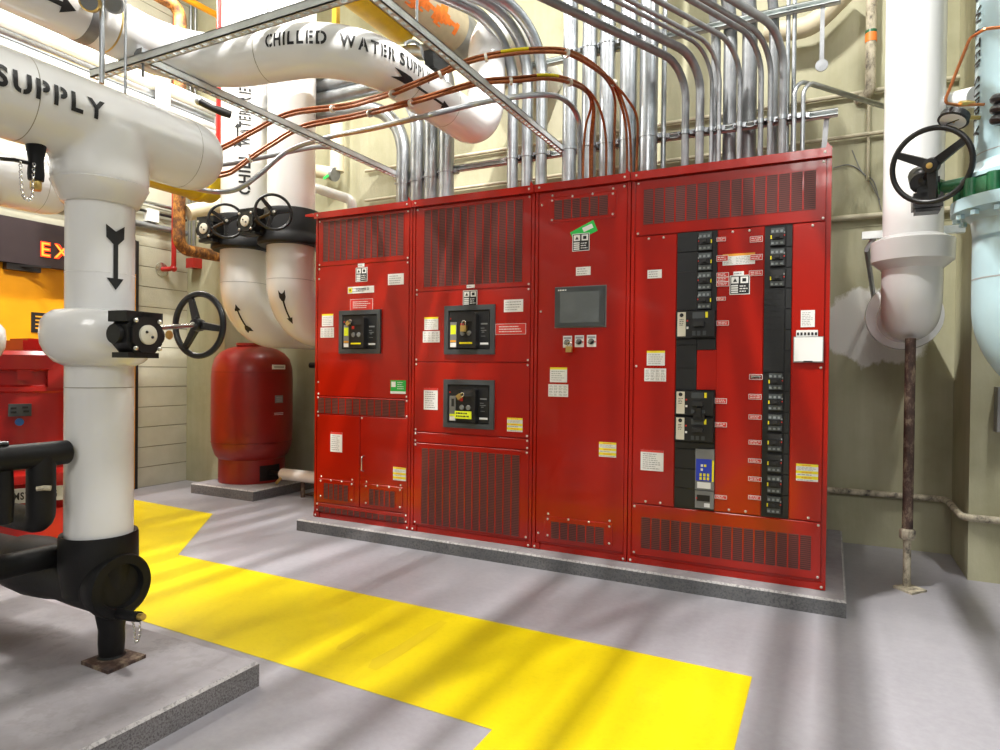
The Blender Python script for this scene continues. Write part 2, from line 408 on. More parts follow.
# small dark plate on the door
pa, pb = onX(31, 312, XL+.05), onX(46, 333, XL+.05)
sg = MB(); sg.box((XL+.05, pa[1], pb[2]), (XL+.058, pb[1]+.03, pa[2]), 0)
for k in range(4):
    zz = pa[2]-(k+1)*(pa[2]-pb[2])/5.2; sg.box((XL+.058, pa[1]+.03, zz-.008), (XL+.0595, pb[1]-.01-.02*(k % 2), zz+.004), 1)
tag(sg.build('door_plate', ['jamb_paint', 'label_orange'], None, smooth=False), 'small dark notice plate on the orange door', 'sign')
# ================================================================== PADS
def pad(name, a, b, label, grooves=(), side='pad_side'):
    m_ = MB(); e = .010
    (x0, y0, z0), (x1, y1, z1) = a, b
    m_.add([(x0,y0,z0),(x1,y0,z0),(x1,y1,z0),(x0,y1,z0),(x0,y0,z1-e),(x1,y0,z1-e),(x1,y1,z1-e),(x0,y1,z1-e),(x0+e,y0+e,z1),(x1-e,y0+e,z1),(x1-e,y1-e,z1),(x0+e,y1-e,z1)],
           [(0,1,5,4),(1,2,6,5),(2,3,7,6),(3,0,4,7)], 1)
    o_ = len(m_.v)-12
    m_.f += [tuple(i+o_ for i in f) for f in ((4,5,9,8),(5,6,10,9),(6,7,11,10),(7,4,8,11),(8,9,10,11),(0,3,2,1))]; m_.m += [2]*4+[0]*2
    return tag(m_.build(name, ['pad_top', side, 'pad_edge'], None, smooth=False), label, 'concrete pad')
ZP = .0843
pad('concrete_pad', (-3.535, 3.663, 0), (.083, YB, ZP), 'long grey concrete pad under the red cabinets')
pad('concrete_pad', (-5.446, 4.25, 0), (-4.625, 5.23, .095), 'square concrete pad under the red tank')
pad('concrete_pad', (-5.6, -3.0, 0), (-1.93, 1.81, .095), 'low concrete pad in the foreground under the black pipe elbow', side='pad_side_rough')
# ================================================================== SWITCHGEAR
YF = 3.7857; CX0, CX1 = -3.4854, -.009; ZT = ZP+2.29; CB = 4.72
def cp(x, y): p = onY(x, y, YF); return float(p[0]), float(p[2])
def z1_(x, y): return 300+x/4.686, 190+y/4.686
def z2_(x, y): return 300+x/3.75, 350+y/3.75
def z3_(x, y): return 400+x/4.687, 190+y/4.687
def z4_(x, y): return 400+x/3.747, 350+y/3.747
def z5_(x, y): return 525+x/3.95, 180+y/3.95
def z6_(x, y): return 525+x/3.575, 350+y/3.575
def z7_(x, y): return 620+x/3.261, 150+y/3.261
def z8_(x, y): return 620+x/2.883, 360+y/2.883
def RC(f, x0, y0, x1, y1):
    a = cp(*f(x0, y0)); b = cp(*f(x1, y1)); return a[0], b[1], b[0], a[1]      # X0, Z0, X1, Z1
ID = lambda x, y: (x, y)
_screw = None
def screw(root, x, z, y=None):
    global _screw
    y = YF if y is None else y
    if _screw is None:
        _screw = MB().lathe([(0, .0045), (.0045, .004), (.0068, .0015), (.0072, 0)][::-1], (0, 0, 0), (0, -1, 0), 12).build('screw', 'zinc_bolt'); o = _screw; o.parent = root
    else:
        o = _screw.copy(); C.objects.link(o); o.parent = root
    o.location = (x-root.location.x, y-root.location.y, z-root.location.z); return o
def panel(root, r, name='panel', mat='red_paint', th=.014, yo=0., inset=.003, label=None):
    x0, q0, x1, q1 = r; m_ = MB(); e = .0025; i = inset
    m_.add([(x0+i, YF+yo+th, q0+i), (x1-i, YF+yo+th, q0+i), (x1-i, YF+yo+th, q1-i), (x0+i, YF+yo+th, q1-i),
            (x0+i, YF+yo+e, q0+i), (x1-i, YF+yo+e, q0+i), (x1-i, YF+yo+e, q1-i), (x0+i, YF+yo+e, q1-i),
            (x0+i+e, YF+yo, q0+i+e), (x1-i-e, YF+yo, q0+i+e), (x1-i-e, YF+yo, q1-i-e), (x0+i+e, YF+yo, q1-i-e)],
           [(0,1,5,4),(1,2,6,5),(2,3,7,6),(3,0,4,7),(4,5,9,8),(5,6,10,9),(6,7,11,10),(7,4,8,11),(8,9,10,11),(0,3,2,1)])
    o = m_.build(name, mat, root, smooth=False)
    if label: o['label'] = label
    return o
def corner_screws(root, r, d=.016, mids=()):
    for a in (r[0]+d, r[2]-d):
        for b in (r[1]+d, r[3]-d): screw(root, a, b)
    for x, z in mids: screw(root, x, z)
def grille(root, r, n, frame=None, bw=.0075):
    if frame:
        panel(root, frame, 'vent_plate', th=.006, yo=-.006, inset=0)
        for a in (frame[0]+.02, frame[2]-.02):
            for b in (frame[1]+.018, frame[3]-.018, frame[3]+.014): screw(root, a, b, YF-(.006 if b < frame[3] else 0))
        for k in (.36, .66): screw(root, frame[0]+(frame[2]-frame[0])*k, frame[3]-.006, YF-.006)
    y = YF-(.006 if frame else 0); m_ = MB()
    m_.box((r[0], y-.0012, r[1]), (r[2], y+.004, r[3]), 0)
    for k in range(1, n):
        x = r[0]+(r[2]-r[0])*k/n; m_.box((x-bw/2, y-.003, r[1]), (x+bw/2, y+.002, r[3]), 1)
    m_.box((r[0]-.004, y-.0025, r[1]-.004), (r[0], y, r[3]+.004), 1); m_.box((r[2], y-.0025, r[1]-.004), (r[2]+.004, y, r[3]+.004), 1)
    return m_.build('vent_grille', ['grille_mesh', 'red_paint'], root, smooth=False)
def lines(m_, x0, q0, x1, q1, n, y, mi, fill=.55, rag=.35):
    p = (q1-q0)/n
    for k in range(n):
        c = q1-(k+.5)*p; x = x0; end = x0+(x1-x0)*(1-rag*random.random())
        while x < end-.002:
            l = min(random.uniform(.006, .02), end-x); m_.box((x, y-.0004, c-p*fill/2), (x+l, y, c+p*fill/2), mi); x += l+.0035
def sticker(root, r, kind='white', name=None, y=YF, n=5, parent=None):
    x0, q0, x1, q1 = r; h = q1-q0; w_ = x1-x0; m_ = MB(); t_ = .0018; p = parent or root
    if kind == 'white':
        m_.box((x0, y-t_, q0), (x1, y, q1), 0); lines(m_, x0+w_*.08, q0+h*.08, x1-w_*.08, q1-h*.10, n, y-t_, 1, .35); nm, mt = 'label', ['label_white', 'label_print']
    elif kind == 'caution':
        m_.box((x0, y-t_, q0), (x1, y, q1), 0); m_.box((x0, y-t_-.0004, q1-h*.14), (x1, y-t_, q1), 2); lines(m_, x0+w_*.08, q0+h*.08, x1-w_*.08, q1-h*.2, n, y-t_, 1, .3); nm, mt = 'warning_label', ['label_white', 'label_print', 'label_yellow']
    elif kind == 'danger':
        m_.box((x0, y-t_, q0), (x1, y, q1), 0); m_.box((x0, y-t_-.0004, q1-h*.10), (x1, y-t_, q1), 2); lines(m_, x0+w_*.1, q0+h*.06, x1-w_*.1, q1-h*.14, n+3, y-t_, 1, .4); nm, mt = 'warning_label', ['label_white', 'label_print', 'tag_red']
    elif kind == 'table':
        m_.box((x0, y-t_, q0), (x1, y, q1), 0)
        for i in range(4):
            for k in range(4): lines(m_, x0+w_*(.05+.24*i), q0+h*(.08+.22*k), x0+w_*(.05+.24*i+.2), q0+h*(.08+.22*k+.17), 2, y-t_, 1, .5, .3)
        nm, mt = 'label', ['label_white', 'label_print']
    elif kind == 'yellow':
        m_.box((x0, y-t_, q0), (x1, y, q1), 0)
        for a, b in ((.86, 1), (.44, .60), (.12, .30)): m_.box((x0, y-t_-.0004, q0+h*a), (x1, y-t_, q0+h*b), 2)
        for a, b in ((.62, .84), (.31, .43), (0.02, .10)): lines(m_, x0+w_*.06, q0+h*a, x1-w_*.06, q0+h*b, 3 if b-a > .15 else 1, y-t_, 1, .35)
        for b in (.88, .47, .16): lines(m_, x0+w_*.25, q0+h*b, x1-w_*.25, q0+h*(b+.08), 1, y-t_-.0004, 3, .7, .1)
        nm, mt = 'warning_label', ['label_white', 'label_print', 'label_yellow', 'label_orange']
    elif kind == 'pict':
        m_.box((x0, y-t_, q0), (x1, y, q1), 1); b_ = .004; m_.box((x0+b_, y-t_-.0004, q0+b_), (x1-b_, y-t_, q1-b_), 0)
        a = y-t_-.0008
        for k in range(4): m_.box((x0+w_*.08, a, q0+h*(.08+.115*k)), (x0+w_*.42, a+.0006, q0+h*(.16+.115*k)), 1)
        m_.box((x0+w_*.08, a, q0+h*.58), (x0+w_*.45, a+.0006, q0+h*.92), 1); m_.box((x0+w_*.54, a, q0+h*.58), (x0+w_*.92, a+.0006, q0+h*.92), 1)
        m_.box((x0+w_*.63, a-.0004, q0+h*.66), (x0+w_*.82, a, q0+h*.84), 0); m_.prism([(0, 0), (.2, 0), (.1, .2)], (x0+w_*.17, a-.0003, q0+h*.66), (w_, 0, 0), (0, 0, h), (0, -1, 0), .0003, 0)
        lines(m_, x0+w_*.5, q0+h*.10, x1-w_*.08, q0+h*.5, 3, y-t_-.0004, 1, .4); nm, mt = 'instruction_plate', ['black_plain', 'label_white']
    elif kind in ('red', 'redround'):
        m_.box((x0, y-t_, q0), (x1, y, q1), 1); b_ = .0022; m_.box((x0+b_, y-t_-.0004, q0+b_), (x1-b_, y-t_, q1-b_), 0)
        lines(m_, x0+w_*.12, q0+h*.16, x1-w_*.10, q1-h*.16, n, y-t_-.0004, 1, .36, .25); nm, mt = 'engraved_tag', ['tag_red', 'label_white']
    elif kind == 'green':
        m_.box((x0, y-t_, q0), (x1, y, q1), 0); m_.box((x0, y-t_-.0004, q0), (x1, y-t_, q0+h*.18), 1); m_.box((x0+w_*.06, y-t_-.0004, q0+h*.5), (x0+w_*.34, y-t_, q0+h*.9), 1)
        lines(m_, x0+w_*.45, q0+h*.3, x1-w_*.08, q0+h*.92, 4, y-t_, 1, .3); nm, mt = 'label', ['green_label', 'label_white']
    o = m_.build(name or nm, mt, p, smooth=False)
    if kind == 'green': o['label'] = 'green and white label'
    return o
def cabinet(xa, xb, label):
    c = thing('switchgear_cabinet', (xa, YF, ZP), label, 'electrical cabinet', 'red switchgear cabinets bolted side by side')
    m_ = MB(); m_.box((xa+.003, YF+.012, ZP+.03), (xb-.003, CB, ZT-.03)); m_.build('enclosure', 'red_paint', c, smooth=False)
    m_ = MB(); m_.box((xa+.003, YF+.004, ZP), (xb-.003, CB-.02, ZP+.035)); m_.box((xa+.003, YF-.004, ZP+.004), (xa+.055, YF+.01, ZP+.040)); m_.box((xb-.055, YF-.004, ZP+.004), (xb-.003, YF+.01, ZP+.040)); m_.build('base_channel', 'red_paint', c, smooth=False)
    m_ = MB(); m_.box((xa+.002, YF-.022, ZT-.046), (xb-.002, YF+.02, ZT)); m_.box((xa+.002, YF+.01, ZT-.03), (xb-.002, CB+.02, ZT-.004))
    m_.prism([(0, 0), (-.03, 0), (-.022, .028), (-.012, .012)], (xb-.002, YF-.02, ZT), (1, 0, 0), (0, 0, 1), (0, 1, 0), .006)
    m_.build('top_cap', 'red_paint', c, smooth=False)
    for x in (xa+.035, xb-.035): screw(c, x, ZT-.022, YF-.022); 
    for x, z in ((xa+.022, ZP+.018), (xb-.022, ZP+.018)): screw(c, x, z, YF-.004)
    # upright corner posts beside the doors
    for x in (xa+.003, xb-.022):
        m_ = MB(); m_.box((x, YF+.001, ZP+.04), (x+.019, YF+.014, ZT-.046)); m_.build('corner_post', 'red_paint', c, smooth=False)
    return c
s1, s2, s3 = cp(411.5, 362)[0], cp(533.5, 364)[0], cp(629.2, 366)[0]
cabA = cabinet(CX0, s1, 'leftmost red electrical cabinet, with two small louvred doors at its foot')
cabB = cabinet(s1, s2, 'red electrical cabinet with two black breakers, one above the other')
cabC = cabinet(s2, s3, 'narrow red electrical cabinet with a grey touch screen on its door')
cabD = cabinet(s3, CX1, 'widest red electrical cabinet, with two black columns of small breakers')
m_ = MB(); m_.prism([(0, -.012), (0, -.03), (-.09, -.018), (-.09, -.005), (-.02, .0)], (CX0+.003, YF-.02, ZT), (1, 0, 0), (0, 0, 1), (0, 1, 0), .5); m_.build('cap_ear', 'red_paint', cabA, smooth=False)
ztop, zbot = ZT-.05, ZP+.045
# --- circuit breaker in a square bezel
def big_breaker(root, r, top=0.0, lower=False):
    x0, q0, x1, q1 = r; w_, h = x1-x0, q1-q0; b_ = w_*.085
    m_ = MB(); y0 = YF-.016
    for a, b in (((x0, q0), (x0+b_, q1)), ((x1-b_, q0), (x1, q1)), ((x0+b_, q0), (x1-b_, q0+b_)), ((x0+b_, q1-b_), (x1-b_, q1))): m_.box((a[0], y0, a[1]), (b[0], YF+.01, b[1]), 0)
    m_.box((x0+b_, YF-.002, q0+b_), (x1-b_, YF+.008, q1-b_), 1)
    i_ = b_*1.25; m_.box((x0+i_, YF-.010, q0+i_), (x1-i_, YF, q1-i_), 2)
    br = m_.build('circuit_breaker', ['grey_plastic', 'slot_dark', 'dark_plastic'], root, smooth=False)
    X = lambda u: x0+w_*u; Z = lambda v: q0+h*v; yb = YF-.010
    m_ = MB(); m_.box((X(.13), yb-.008, Z(.14)), (X(.255), yb, Z(.66)), 0); 
    if lower: m_.box((X(.17), yb-.0085, Z(.44)), (X(.225), yb-.0075, Z(.60)), 3); m_.box((X(.135), yb-.0085, Z(.24)), (X(.25), yb-.0075, Z(.285)), 1)
    else: m_.box((X(.14), yb-.0085, Z(.41)), (X(.245), yb-.0075, Z(.60)), 1); m_.box((X(.135), yb-.0085, Z(.25)), (X(.25), yb-.0075, Z(.29)), 4)
    m_.box((X(.135), yb-.0085, Z(.15)), (X(.25), yb-.0075, Z(.235)), 2); m_.build('trip_unit', ['mid_plastic', 'label_lime', 'label_white', 'slot_dark', 'label_orange'], br, smooth=False)
    m_ = MB(); m_.box((X(.30), yb-.022, Z(.13)), (X(.66), yb, Z(.80)), 0); m_.box((X(.44), yb-.034, Z(.66)), (X(.62), yb-.02, Z(.78)), 1)
    for u in (.40, .53): m_.lathe([(.018, 0), (.016, .005), (.002, .006)], (X(u), yb-.022, Z(.43)), (0, -1, 0), 14, 2)
    m_.box((X(.36), yb-.0225, Z(.56)), (X(.42), yb-.0215, Z(.63)), 4)
    if lower: m_.box((X(.27), yb-.030, Z(.20)), (X(.63), yb-.0285, Z(.355)), 3); lines(m_, X(.30), Z(.22), X(.60), Z(.34), 2, yb-.030, 1, .5)
    else: m_.box((X(.34), yb-.0235, Z(.21)), (X(.62), yb-.0225, Z(.245)), 3)
    m_.build('mechanism_cover', ['black_plain', 'slot_dark', 'mid_plastic', 'label_lime' if lower else 'yellow_tape', 'tag_red'], br, smooth=False)
    m_ = MB(); m_.prism([(.63, .12), (.69, .12), (.70, .55), (.70, .80), (.66, .84), (.62, .80), (.625, .5)], (x0, yb-.045, q0), (w_, 0, 0), (0, 0, h), (0, 1, 0), .045); m_.build('charging_lever', 'black_plain', br)
    m_ = MB()
    for a, b, u0, u1 in ((.60, .63, .73, .86), (.52, .535, .73, .80), (.475, .49, .73, .84), (.44, .455, .75, .80), (.36, .37, .74, .82)): m_.box((X(u0), yb-.0012, Z(a)), (X(u1), yb, Z(b)), 1)
    m_.box((X(.72), yb-.0014, Z(.195)), (X(.88), yb, Z(.235)), 0); m_.box((X(.115), yb-.002, Z(.72)), (X(.135), yb, Z(.75)), 2); m_.build('printed_markings', ['label_white', 'mid_plastic', 'tag_red'], br, smooth=False)
    return br
def padlock(x, z, y, label, s=1.0, mat='brass', tilt=0.0):
    p = thing('padlock', (x, y, z), label, 'padlock')
    ct, st = math.cos(tilt), math.sin(tilt); U = np.array([ct, 0, st]); V = np.array([-st, 0, ct])
    m_ = MB(); c = np.array([x, y, z]); m_.obox(c, U*.017*s, (0, .009*s, 0), V*.016*s); b = m_.build('lock_body', mat, p)
    a = [c+U*(.011*s*k)+V*v*s for k, v in ((-1, .012), (-1, .03))]+[c+U*.011*s*math.cos(q)+V*(.03*s+.011*s*math.sin(q)) for q in [PI*(1-i/8) for i in range(1, 8)]]+[c+U*(.011*s)+V*v*s for v in (.03, .012)]
    MB().tube(a, .0032*s, 8).build('shackle', 'steel', p); return p
# --- cabinet A
rs = RC(z1_, 84, 108, 520, 345)
def full(xa, xb, xl, yl, xr, yr, up=True): pass
A0, A1 = CX0+.024, s1-.024
zA1 = cp(*z1_(300, 345))[1]
def zc(f, x, y): return cp(*f(x, y))[1]
rA1 = (A0, zA1, A1, ztop); panel(cabA, rA1, 'top_panel'); corner_screws(cabA, rA1); grille(cabA, RC(z1_, 110, 150, 485, 305), 13)
zA2 = zc(z2_, 230, 208-30); zA3 = zc(z2_, 230, 247)
rA2 = (A0, zA2, A1, zA1); panel(cabA, rA2, 'breaker_panel'); corner_screws(cabA, rA2); screw(cabA, A0+.014, zc(z1_, 82, 418)); screw(cabA, A0+.014, zc(z2_, 58, 120))
rA3 = (A0, zA3, A1, zA2); panel(cabA, rA3, 'vent_panel'); corner_screws(cabA, rA3, .013); grille(cabA, RC(z2_, 68, 178, 393, 252), 12)
zA4 = zc(z2_, 230, 592); xm = cp(*z2_(224, 400))[0]
rl, rr = (A0, zA4, xm, zA3), (xm, zA4, A1, zA3)
dl = panel(cabA, rl, 'door'); drr = panel(cabA, rr, 'door'); 
for r in (rl, rr): screw(cabA, r[0]+.016, r[3]-.016)
grille(cabA, RC(z2_, 92, 498, 182, 568), 5, RC(z2_, 72, 480, 203, 572)); grille(cabA, RC(z2_, 262, 520, 357, 592), 5, RC(z2_, 241, 500, 385, 600))
hx, hz0 = cp(*z2_(240, 453)); hz1 = cp(*z2_(240, 397))[1]
MB().tube(fillet([(hx, YF, hz0), (hx, YF-.028, hz0+.004), (hx, YF-.028, hz1-.004), (hx, YF, hz1)], .014, 5), .0055, 10).build('door_handle', 'steel', cabA)
rA5 = (A0, ZP+.045, A1, zA4); panel(cabA, rA5, 'base_vent_panel'); corner_screws(cabA, rA5, .012); grille(cabA, RC(z2_, 70, 585, 392, 650), 14)
sticker(cabA, RC(z1_, 262, 365, 316, 428), 'pict'); sticker(cabA, RC(z1_, 272, 346, 302, 359), 'white', n=1); sticker(cabA, RC(z1_, 413, 395, 486, 442), n=4)
sticker(cabA, RC(z1_, 236, 513, 341, 562), 'red', n=4); sticker(cabA, RC(z1_, 104, 582, 156, 638), 'caution'); sticker(cabA, RC(z1_, 97, 645, 159, 691), 'table')
r = RC(z1_, 225, 455, 347, 480); o = sticker(cabA, r, 'white', 'maker_plate', n=2); o['label'] = 'white maker plate with a yellow square'
m_ = MB(); h = r[3]-r[1]; m_.box((r[0]+.006, YF-.0032, r[1]+h*.15), (r[0]+.006+h*.7, YF-.0018, r[3]-h*.15), 0)
m_.box((r[0]+.006+h*.22, YF-.0036, r[1]+h*.36), (r[0]+.006+h*.46, YF-.0030, r[3]-h*.36), 1); m_.build('square_emblem', ['label_yellow', 'black_ink'], o, smooth=False)
vs, fs, tw = text_polys('SQUARE D', h*.34, None, bold=.02); map_build((vs, fs), lambda a, b: (r[0]+h*1.5+a, YF-.0030, r[1]+h*.42+b), 'lettering', 'black_ink', o)
sticker(cabA, RC(z2_, 340, 113, 397, 165), 'green'); sticker(cabA, RC(z2_, 115, 307, 158, 384), 'danger'); sticker(cabA, RC(z2_, 350, 438, 397, 492), 'yellow')
b = big_breaker(cabA, RC(ID, 340.3, 311, 381.2, 353.5))
pa = cp(352.5, 324); padlock(pa[0], pa[1], YF-.05, 'brass padlock hanging on the breaker of the leftmost cabinet', .9, tilt=-.9)
# --- cabinet B
B0, B1 = s1+.024, s2-.024
zB1 = zc(z3_, 340, 466); rB1 = (B0, zB1, B1, ztop); panel(cabB, rB1, 'top_panel'); corner_screws(cabB, rB1); grille(cabB, RC(z3_, 116, 98, 572, 430), 13)
zB2 = zc(z4_, 270, 46); rB2 = (B0, zB2, B1, zB1); panel(cabB, rB2, 'breaker_panel'); corner_screws(cabB, rB2)
zB3 = zc(z4_, 270, 319); rB3 = (B0, zB3, B1, zB2); panel(cabB, rB3, 'breaker_panel'); corner_screws(cabB, rB3); 
zB4 = zc(z4_, 270, 361); rB4 = (B0, zB4, B1, zB3); panel(cabB, rB4, 'filler_panel'); corner_screws(cabB, rB4, .014)
rB5 = (B0, ZP+.05, B1, zB4); panel(cabB, rB5, 'lower_panel'); corner_screws(cabB, rB5); grille(cabB, RC(z4_, 82, 367, 445, 700), 13)
sticker(cabB, RC(z3_, 313, 445, 350, 458), 'white', n=1); sticker(cabB, RC(z3_, 296, 472, 362, 541), 'pict'); sticker(cabB, RC(z3_, 488, 515, 577, 570), n=4)
sticker(cabB, RC(z3_, 448, 628, 590, 676), 'red', n=3); sticker(cabB, RC(z3_, 115, 597, 179, 655), 'caution'); sticker(cabB, RC(z3_, 108, 662, 186, 714), 'table')
big_breaker(cabB, RC(ID, 445.5, 306.3, 495.2, 354.3)); big_breaker(cabB, RC(ID, 444.8, 379.3, 494.5, 429.7), lower=True)
sticker(cabB, RC(z4_, 90, 142, 141, 225), 'danger'); sticker(cabB, RC(z4_, 402, 253, 459, 308), 'yellow')
pa = cp(467.5, 329); padlock(pa[0], pa[1], YF-.05, 'gold padlock hanging upright on the upper of two stacked breakers', 1.25)
pa = cp(463, 396.5); padlock(pa[0], pa[1], YF-.05, 'brass padlock tilted on the lower of two stacked breakers', 1.0, tilt=-1.0)
# --- cabinet C
D0, D1 = s2+.026, s3-.022
rC = (D0, ZP+.05, D1, ztop); panel(cabC, rC, 'door')
for x, y in ((60, 100), (57, 520), (55, 40)): screw(cabC, D0+.02, zc(z5_, x, y))
screw(cabC, D0+.02, zc(z6_, 43, 653)); screw(cabC, D1-.02, ztop-.02)
grille(cabC, RC(z5_, 118, 83, 328, 137), 6, RC(z5_, 97, 72, 360, 146)); grille(cabC, RC(z6_, 95, 612, 282, 697), 6, RC(z6_, 72, 592, 313, 703))
def quad(px_, y0, th): return [tuple(cp(*p)) for p in px_]
g = MB(); q4 = [cp(*z5_(*p)) for p in ((178, 208), (196, 246), (287, 200), (270, 158))]; g.prism(q4, (0, YF-.0014, 0), (1, 0, 0), (0, 0, 1), (0, 1, 0), .0014, 0)
q4 = [cp(*z5_(*p)) for p in ((226, 190), (233, 206), (271, 188), (264, 172))]; g.prism(q4, (0, YF-.0019, 0), (1, 0, 0), (0, 0, 1), (0, 1, 0), .0006, 1)
o = g.build('service_sticker', ['green_tag', 'label_white'], cabC, smooth=False); o['label'] = 'bright green sticker stuck on at a tilt'
sticker(cabC, RC(z5_, 188, 214, 255, 278), 'pict', y=YF-.001); sticker(cabC, RC(z5_, 202, 345, 259, 375), n=3)
r = RC(z5_, 123, 428, 317, 577); m_ = MB(); m_.box((r[0], YF-.018, r[1]), (r[2], YF+.004, r[3]), 0); sc = RC(z5_, 143, 445, 296, 562); m_.box((sc[0], YF-.0195, sc[1]), (sc[2], YF-.017, sc[3]), 1)
e = .006; m_.box((r[0]-e, YF-.004, r[1]-e), (r[2]+e, YF, r[3]+e), 2)
lines(m_, r[0]+.02, r[3]-.022, r[0]+.075, r[3]-.010, 1, YF-.018, 3, .7, .05); m_.build('touch_screen', ['grey_plastic', 'screen', 'mid_plastic', 'label_white'], cabC, smooth=False)
for k, (x, y) in enumerate(((168, 640), (215, 638), (263, 637))):
    c = cp(*z5_(x, y)); m_ = MB(); m_.box((c[0]-.029, YF-.002, c[1]-.034), (c[0]+.029, YF, c[1]+.038), 0); m_.box((c[0]-.024, YF-.003, c[1]+.018), (c[0]+.024, YF-.0018, c[1]+.030), 3); sw = m_.build('selector_switch', ['label_white', 'mid_plastic', 'black_plain', 'label_print', 'tag_red'], cabC, smooth=False)
    m_ = MB(); m_.lathe([(.017, 0), (.017, .012), (.012, .016), (.002, .016)], (c[0], YF-.002, c[1]-.002), (0, -1, 0), 18, 0); m_.obox((c[0], YF-.026, c[1]-.002), (.010, 0, .010), (0, .010, 0), (-.004, 0, .004), 1)
    m_.box((c[0]+.019, YF-.0035, c[1]-.008), (c[0]+.026, YF-.002, c[1]+.002), 2); m_.build('switch_knob', ['black_plain', 'mid_plastic', 'tag_red'], sw)
pa = cp(*z5_(182, 672)); padlock(pa[0], pa[1]+.004, YF-.035, 'gold padlock below the first selector switch under the touch screen', 1.1)
sticker(cabC, RC(z6_, 90, 62, 150, 116), 'caution'); sticker(cabC, RC(z6_, 84, 122, 154, 168), 'table'); sticker(cabC, RC(z6_, 265, 328, 326, 385), 'yellow')
# --- cabinet D
E0, E1 = s3+.026, CX1-.024
zD1 = zc(z7_, 360, 257); rD1 = (E0, zD1, E1, ztop); panel(cabD, rD1, 'top_panel'); corner_screws(cabD, rD1); grille(cabD, RC(z7_, 78, 130, 638, 193), 15)
zD2 = zc(z8_, 310, 441); rD2 = (E0, ZP+.05, E1, zD2); panel(cabD, rD2, 'lower_panel'); corner_screws(cabD, rD2); grille(cabD, RC(z8_, 62, 452, 550, 607), 16)
c1a, c1b = cp(676.2, 330)[0], cp(716, 330)[0]; c2a, c2b = cp(763.6, 330)[0], cp(791, 330)[0]; c1m = cp(696.6, 370)[0]
for nm, r in (('cover_panel', (E0, zD2, c1a, zD1)), ('cover_panel', (c1b, zD2, c2a, zD1)), ('cover_panel', (c2b, zD2, E1, zD1))):
    panel(cabD, r, nm); w_ = r[2]-r[0]
    for k in (.33, .68) if w_ > .2 else (.6,): screw(cabD, r[0]+w_*k, r[3]-.018); screw(cabD, r[0]+w_*k, r[1]+.018)
zb0, zb1 = zc(z7_, 280, 652), zc(ID, 706, 390); panel(cabD, (c1m, zb1, c1b+.006, zb0), 'blank_cover', inset=0)
m_ = MB(); m_.box((c1a, YF+.008, zD2), (c1b, YF+.0135, zD1)); m_.box((c2a, YF+.008, zD2), (c2b, YF+.0135, zD1)); m_.build('breaker_backplate', 'black_plain', cabD, smooth=False)
def col_z(x, y): return zc(ID, x, y)
def small_breaker(r, left, dark=False):
    x0, q0, x1, q1 = r; h = q1-q0; w_ = x1-x0; m_ = MB(); y = YF
    m_.box((x0, y-.012, q0), (x1, y+.008, q1), 0); m_.box((x0+w_*.14, y-.024, q0+h*.36), (x1-w_*.14, y-.012, q0+h*.66), 0)
    m_.box((x0+w_*.36, y-.036, q0+h*.44), (x1-w_*.36, y-.024, q0+h*.60), 1)
    for a, b in ((.03, .30), (.68, .97)):
        for u in (0, 1, 2):
            m_.box((x0+w_*(.05+.3*u), y-.0135, q0+h*a), (x0+w_*(.05+.3*u+.29), y-.012, q0+h*b), 1 if dark and a > .5 else 2)
            if not (dark and a > .5): m_.box((x0+w_*(.08+.3*u), y-.0140, q0+h*(a+.05)), (x0+w_*(.08+.3*u+.16), y-.0135, q0+h*(b-.11)), 3)
    xs_ = x1-w_*.1 if left else x0+w_*.02; m_.box((xs_, y-.0138, q0+h*.38), (xs_+w_*.09, y-.012, q0+h*.58), 4)
    xs_ = x0 if left else x1-w_*.08; m_.box((xs_, y-.0138, q0+h*.50), (xs_+w_*.07, y-.012, q0+h*.58), 5); m_.box((xs_, y-.0138, q0+h*.66), (xs_+w_*.08, y-.012, q0+h*.76), 3)
    return m_.build('breaker', ['black_plain', 'slot_dark', 'breaker_face', 'print_grey', 'label_yellow', 'tag_red'], cabD, smooth=False)
def tile(x0, x1, za, zb, name='blank_tile', mat='dark_plastic'):
    m_ = MB(); m_.box((x0+.002, YF-.001, za+.002), (x1-.002, YF+.008, zb-.002)); return m_.build(name, mat, cabD, smooth=False)
rows1 = [(232.8, 250.6), (252.8, 270.6), (272.2, 289.8), (291.2, 309)]
for a, b in rows1:
    za, zb = col_z(705, b), col_z(705, a); small_breaker((cp(698, 280)[0], za, cp(712, 280)[0], zb), True); tile(c1a, cp(697.5, 280)[0], col_z(687, b+1.6), col_z(687, a-.6))
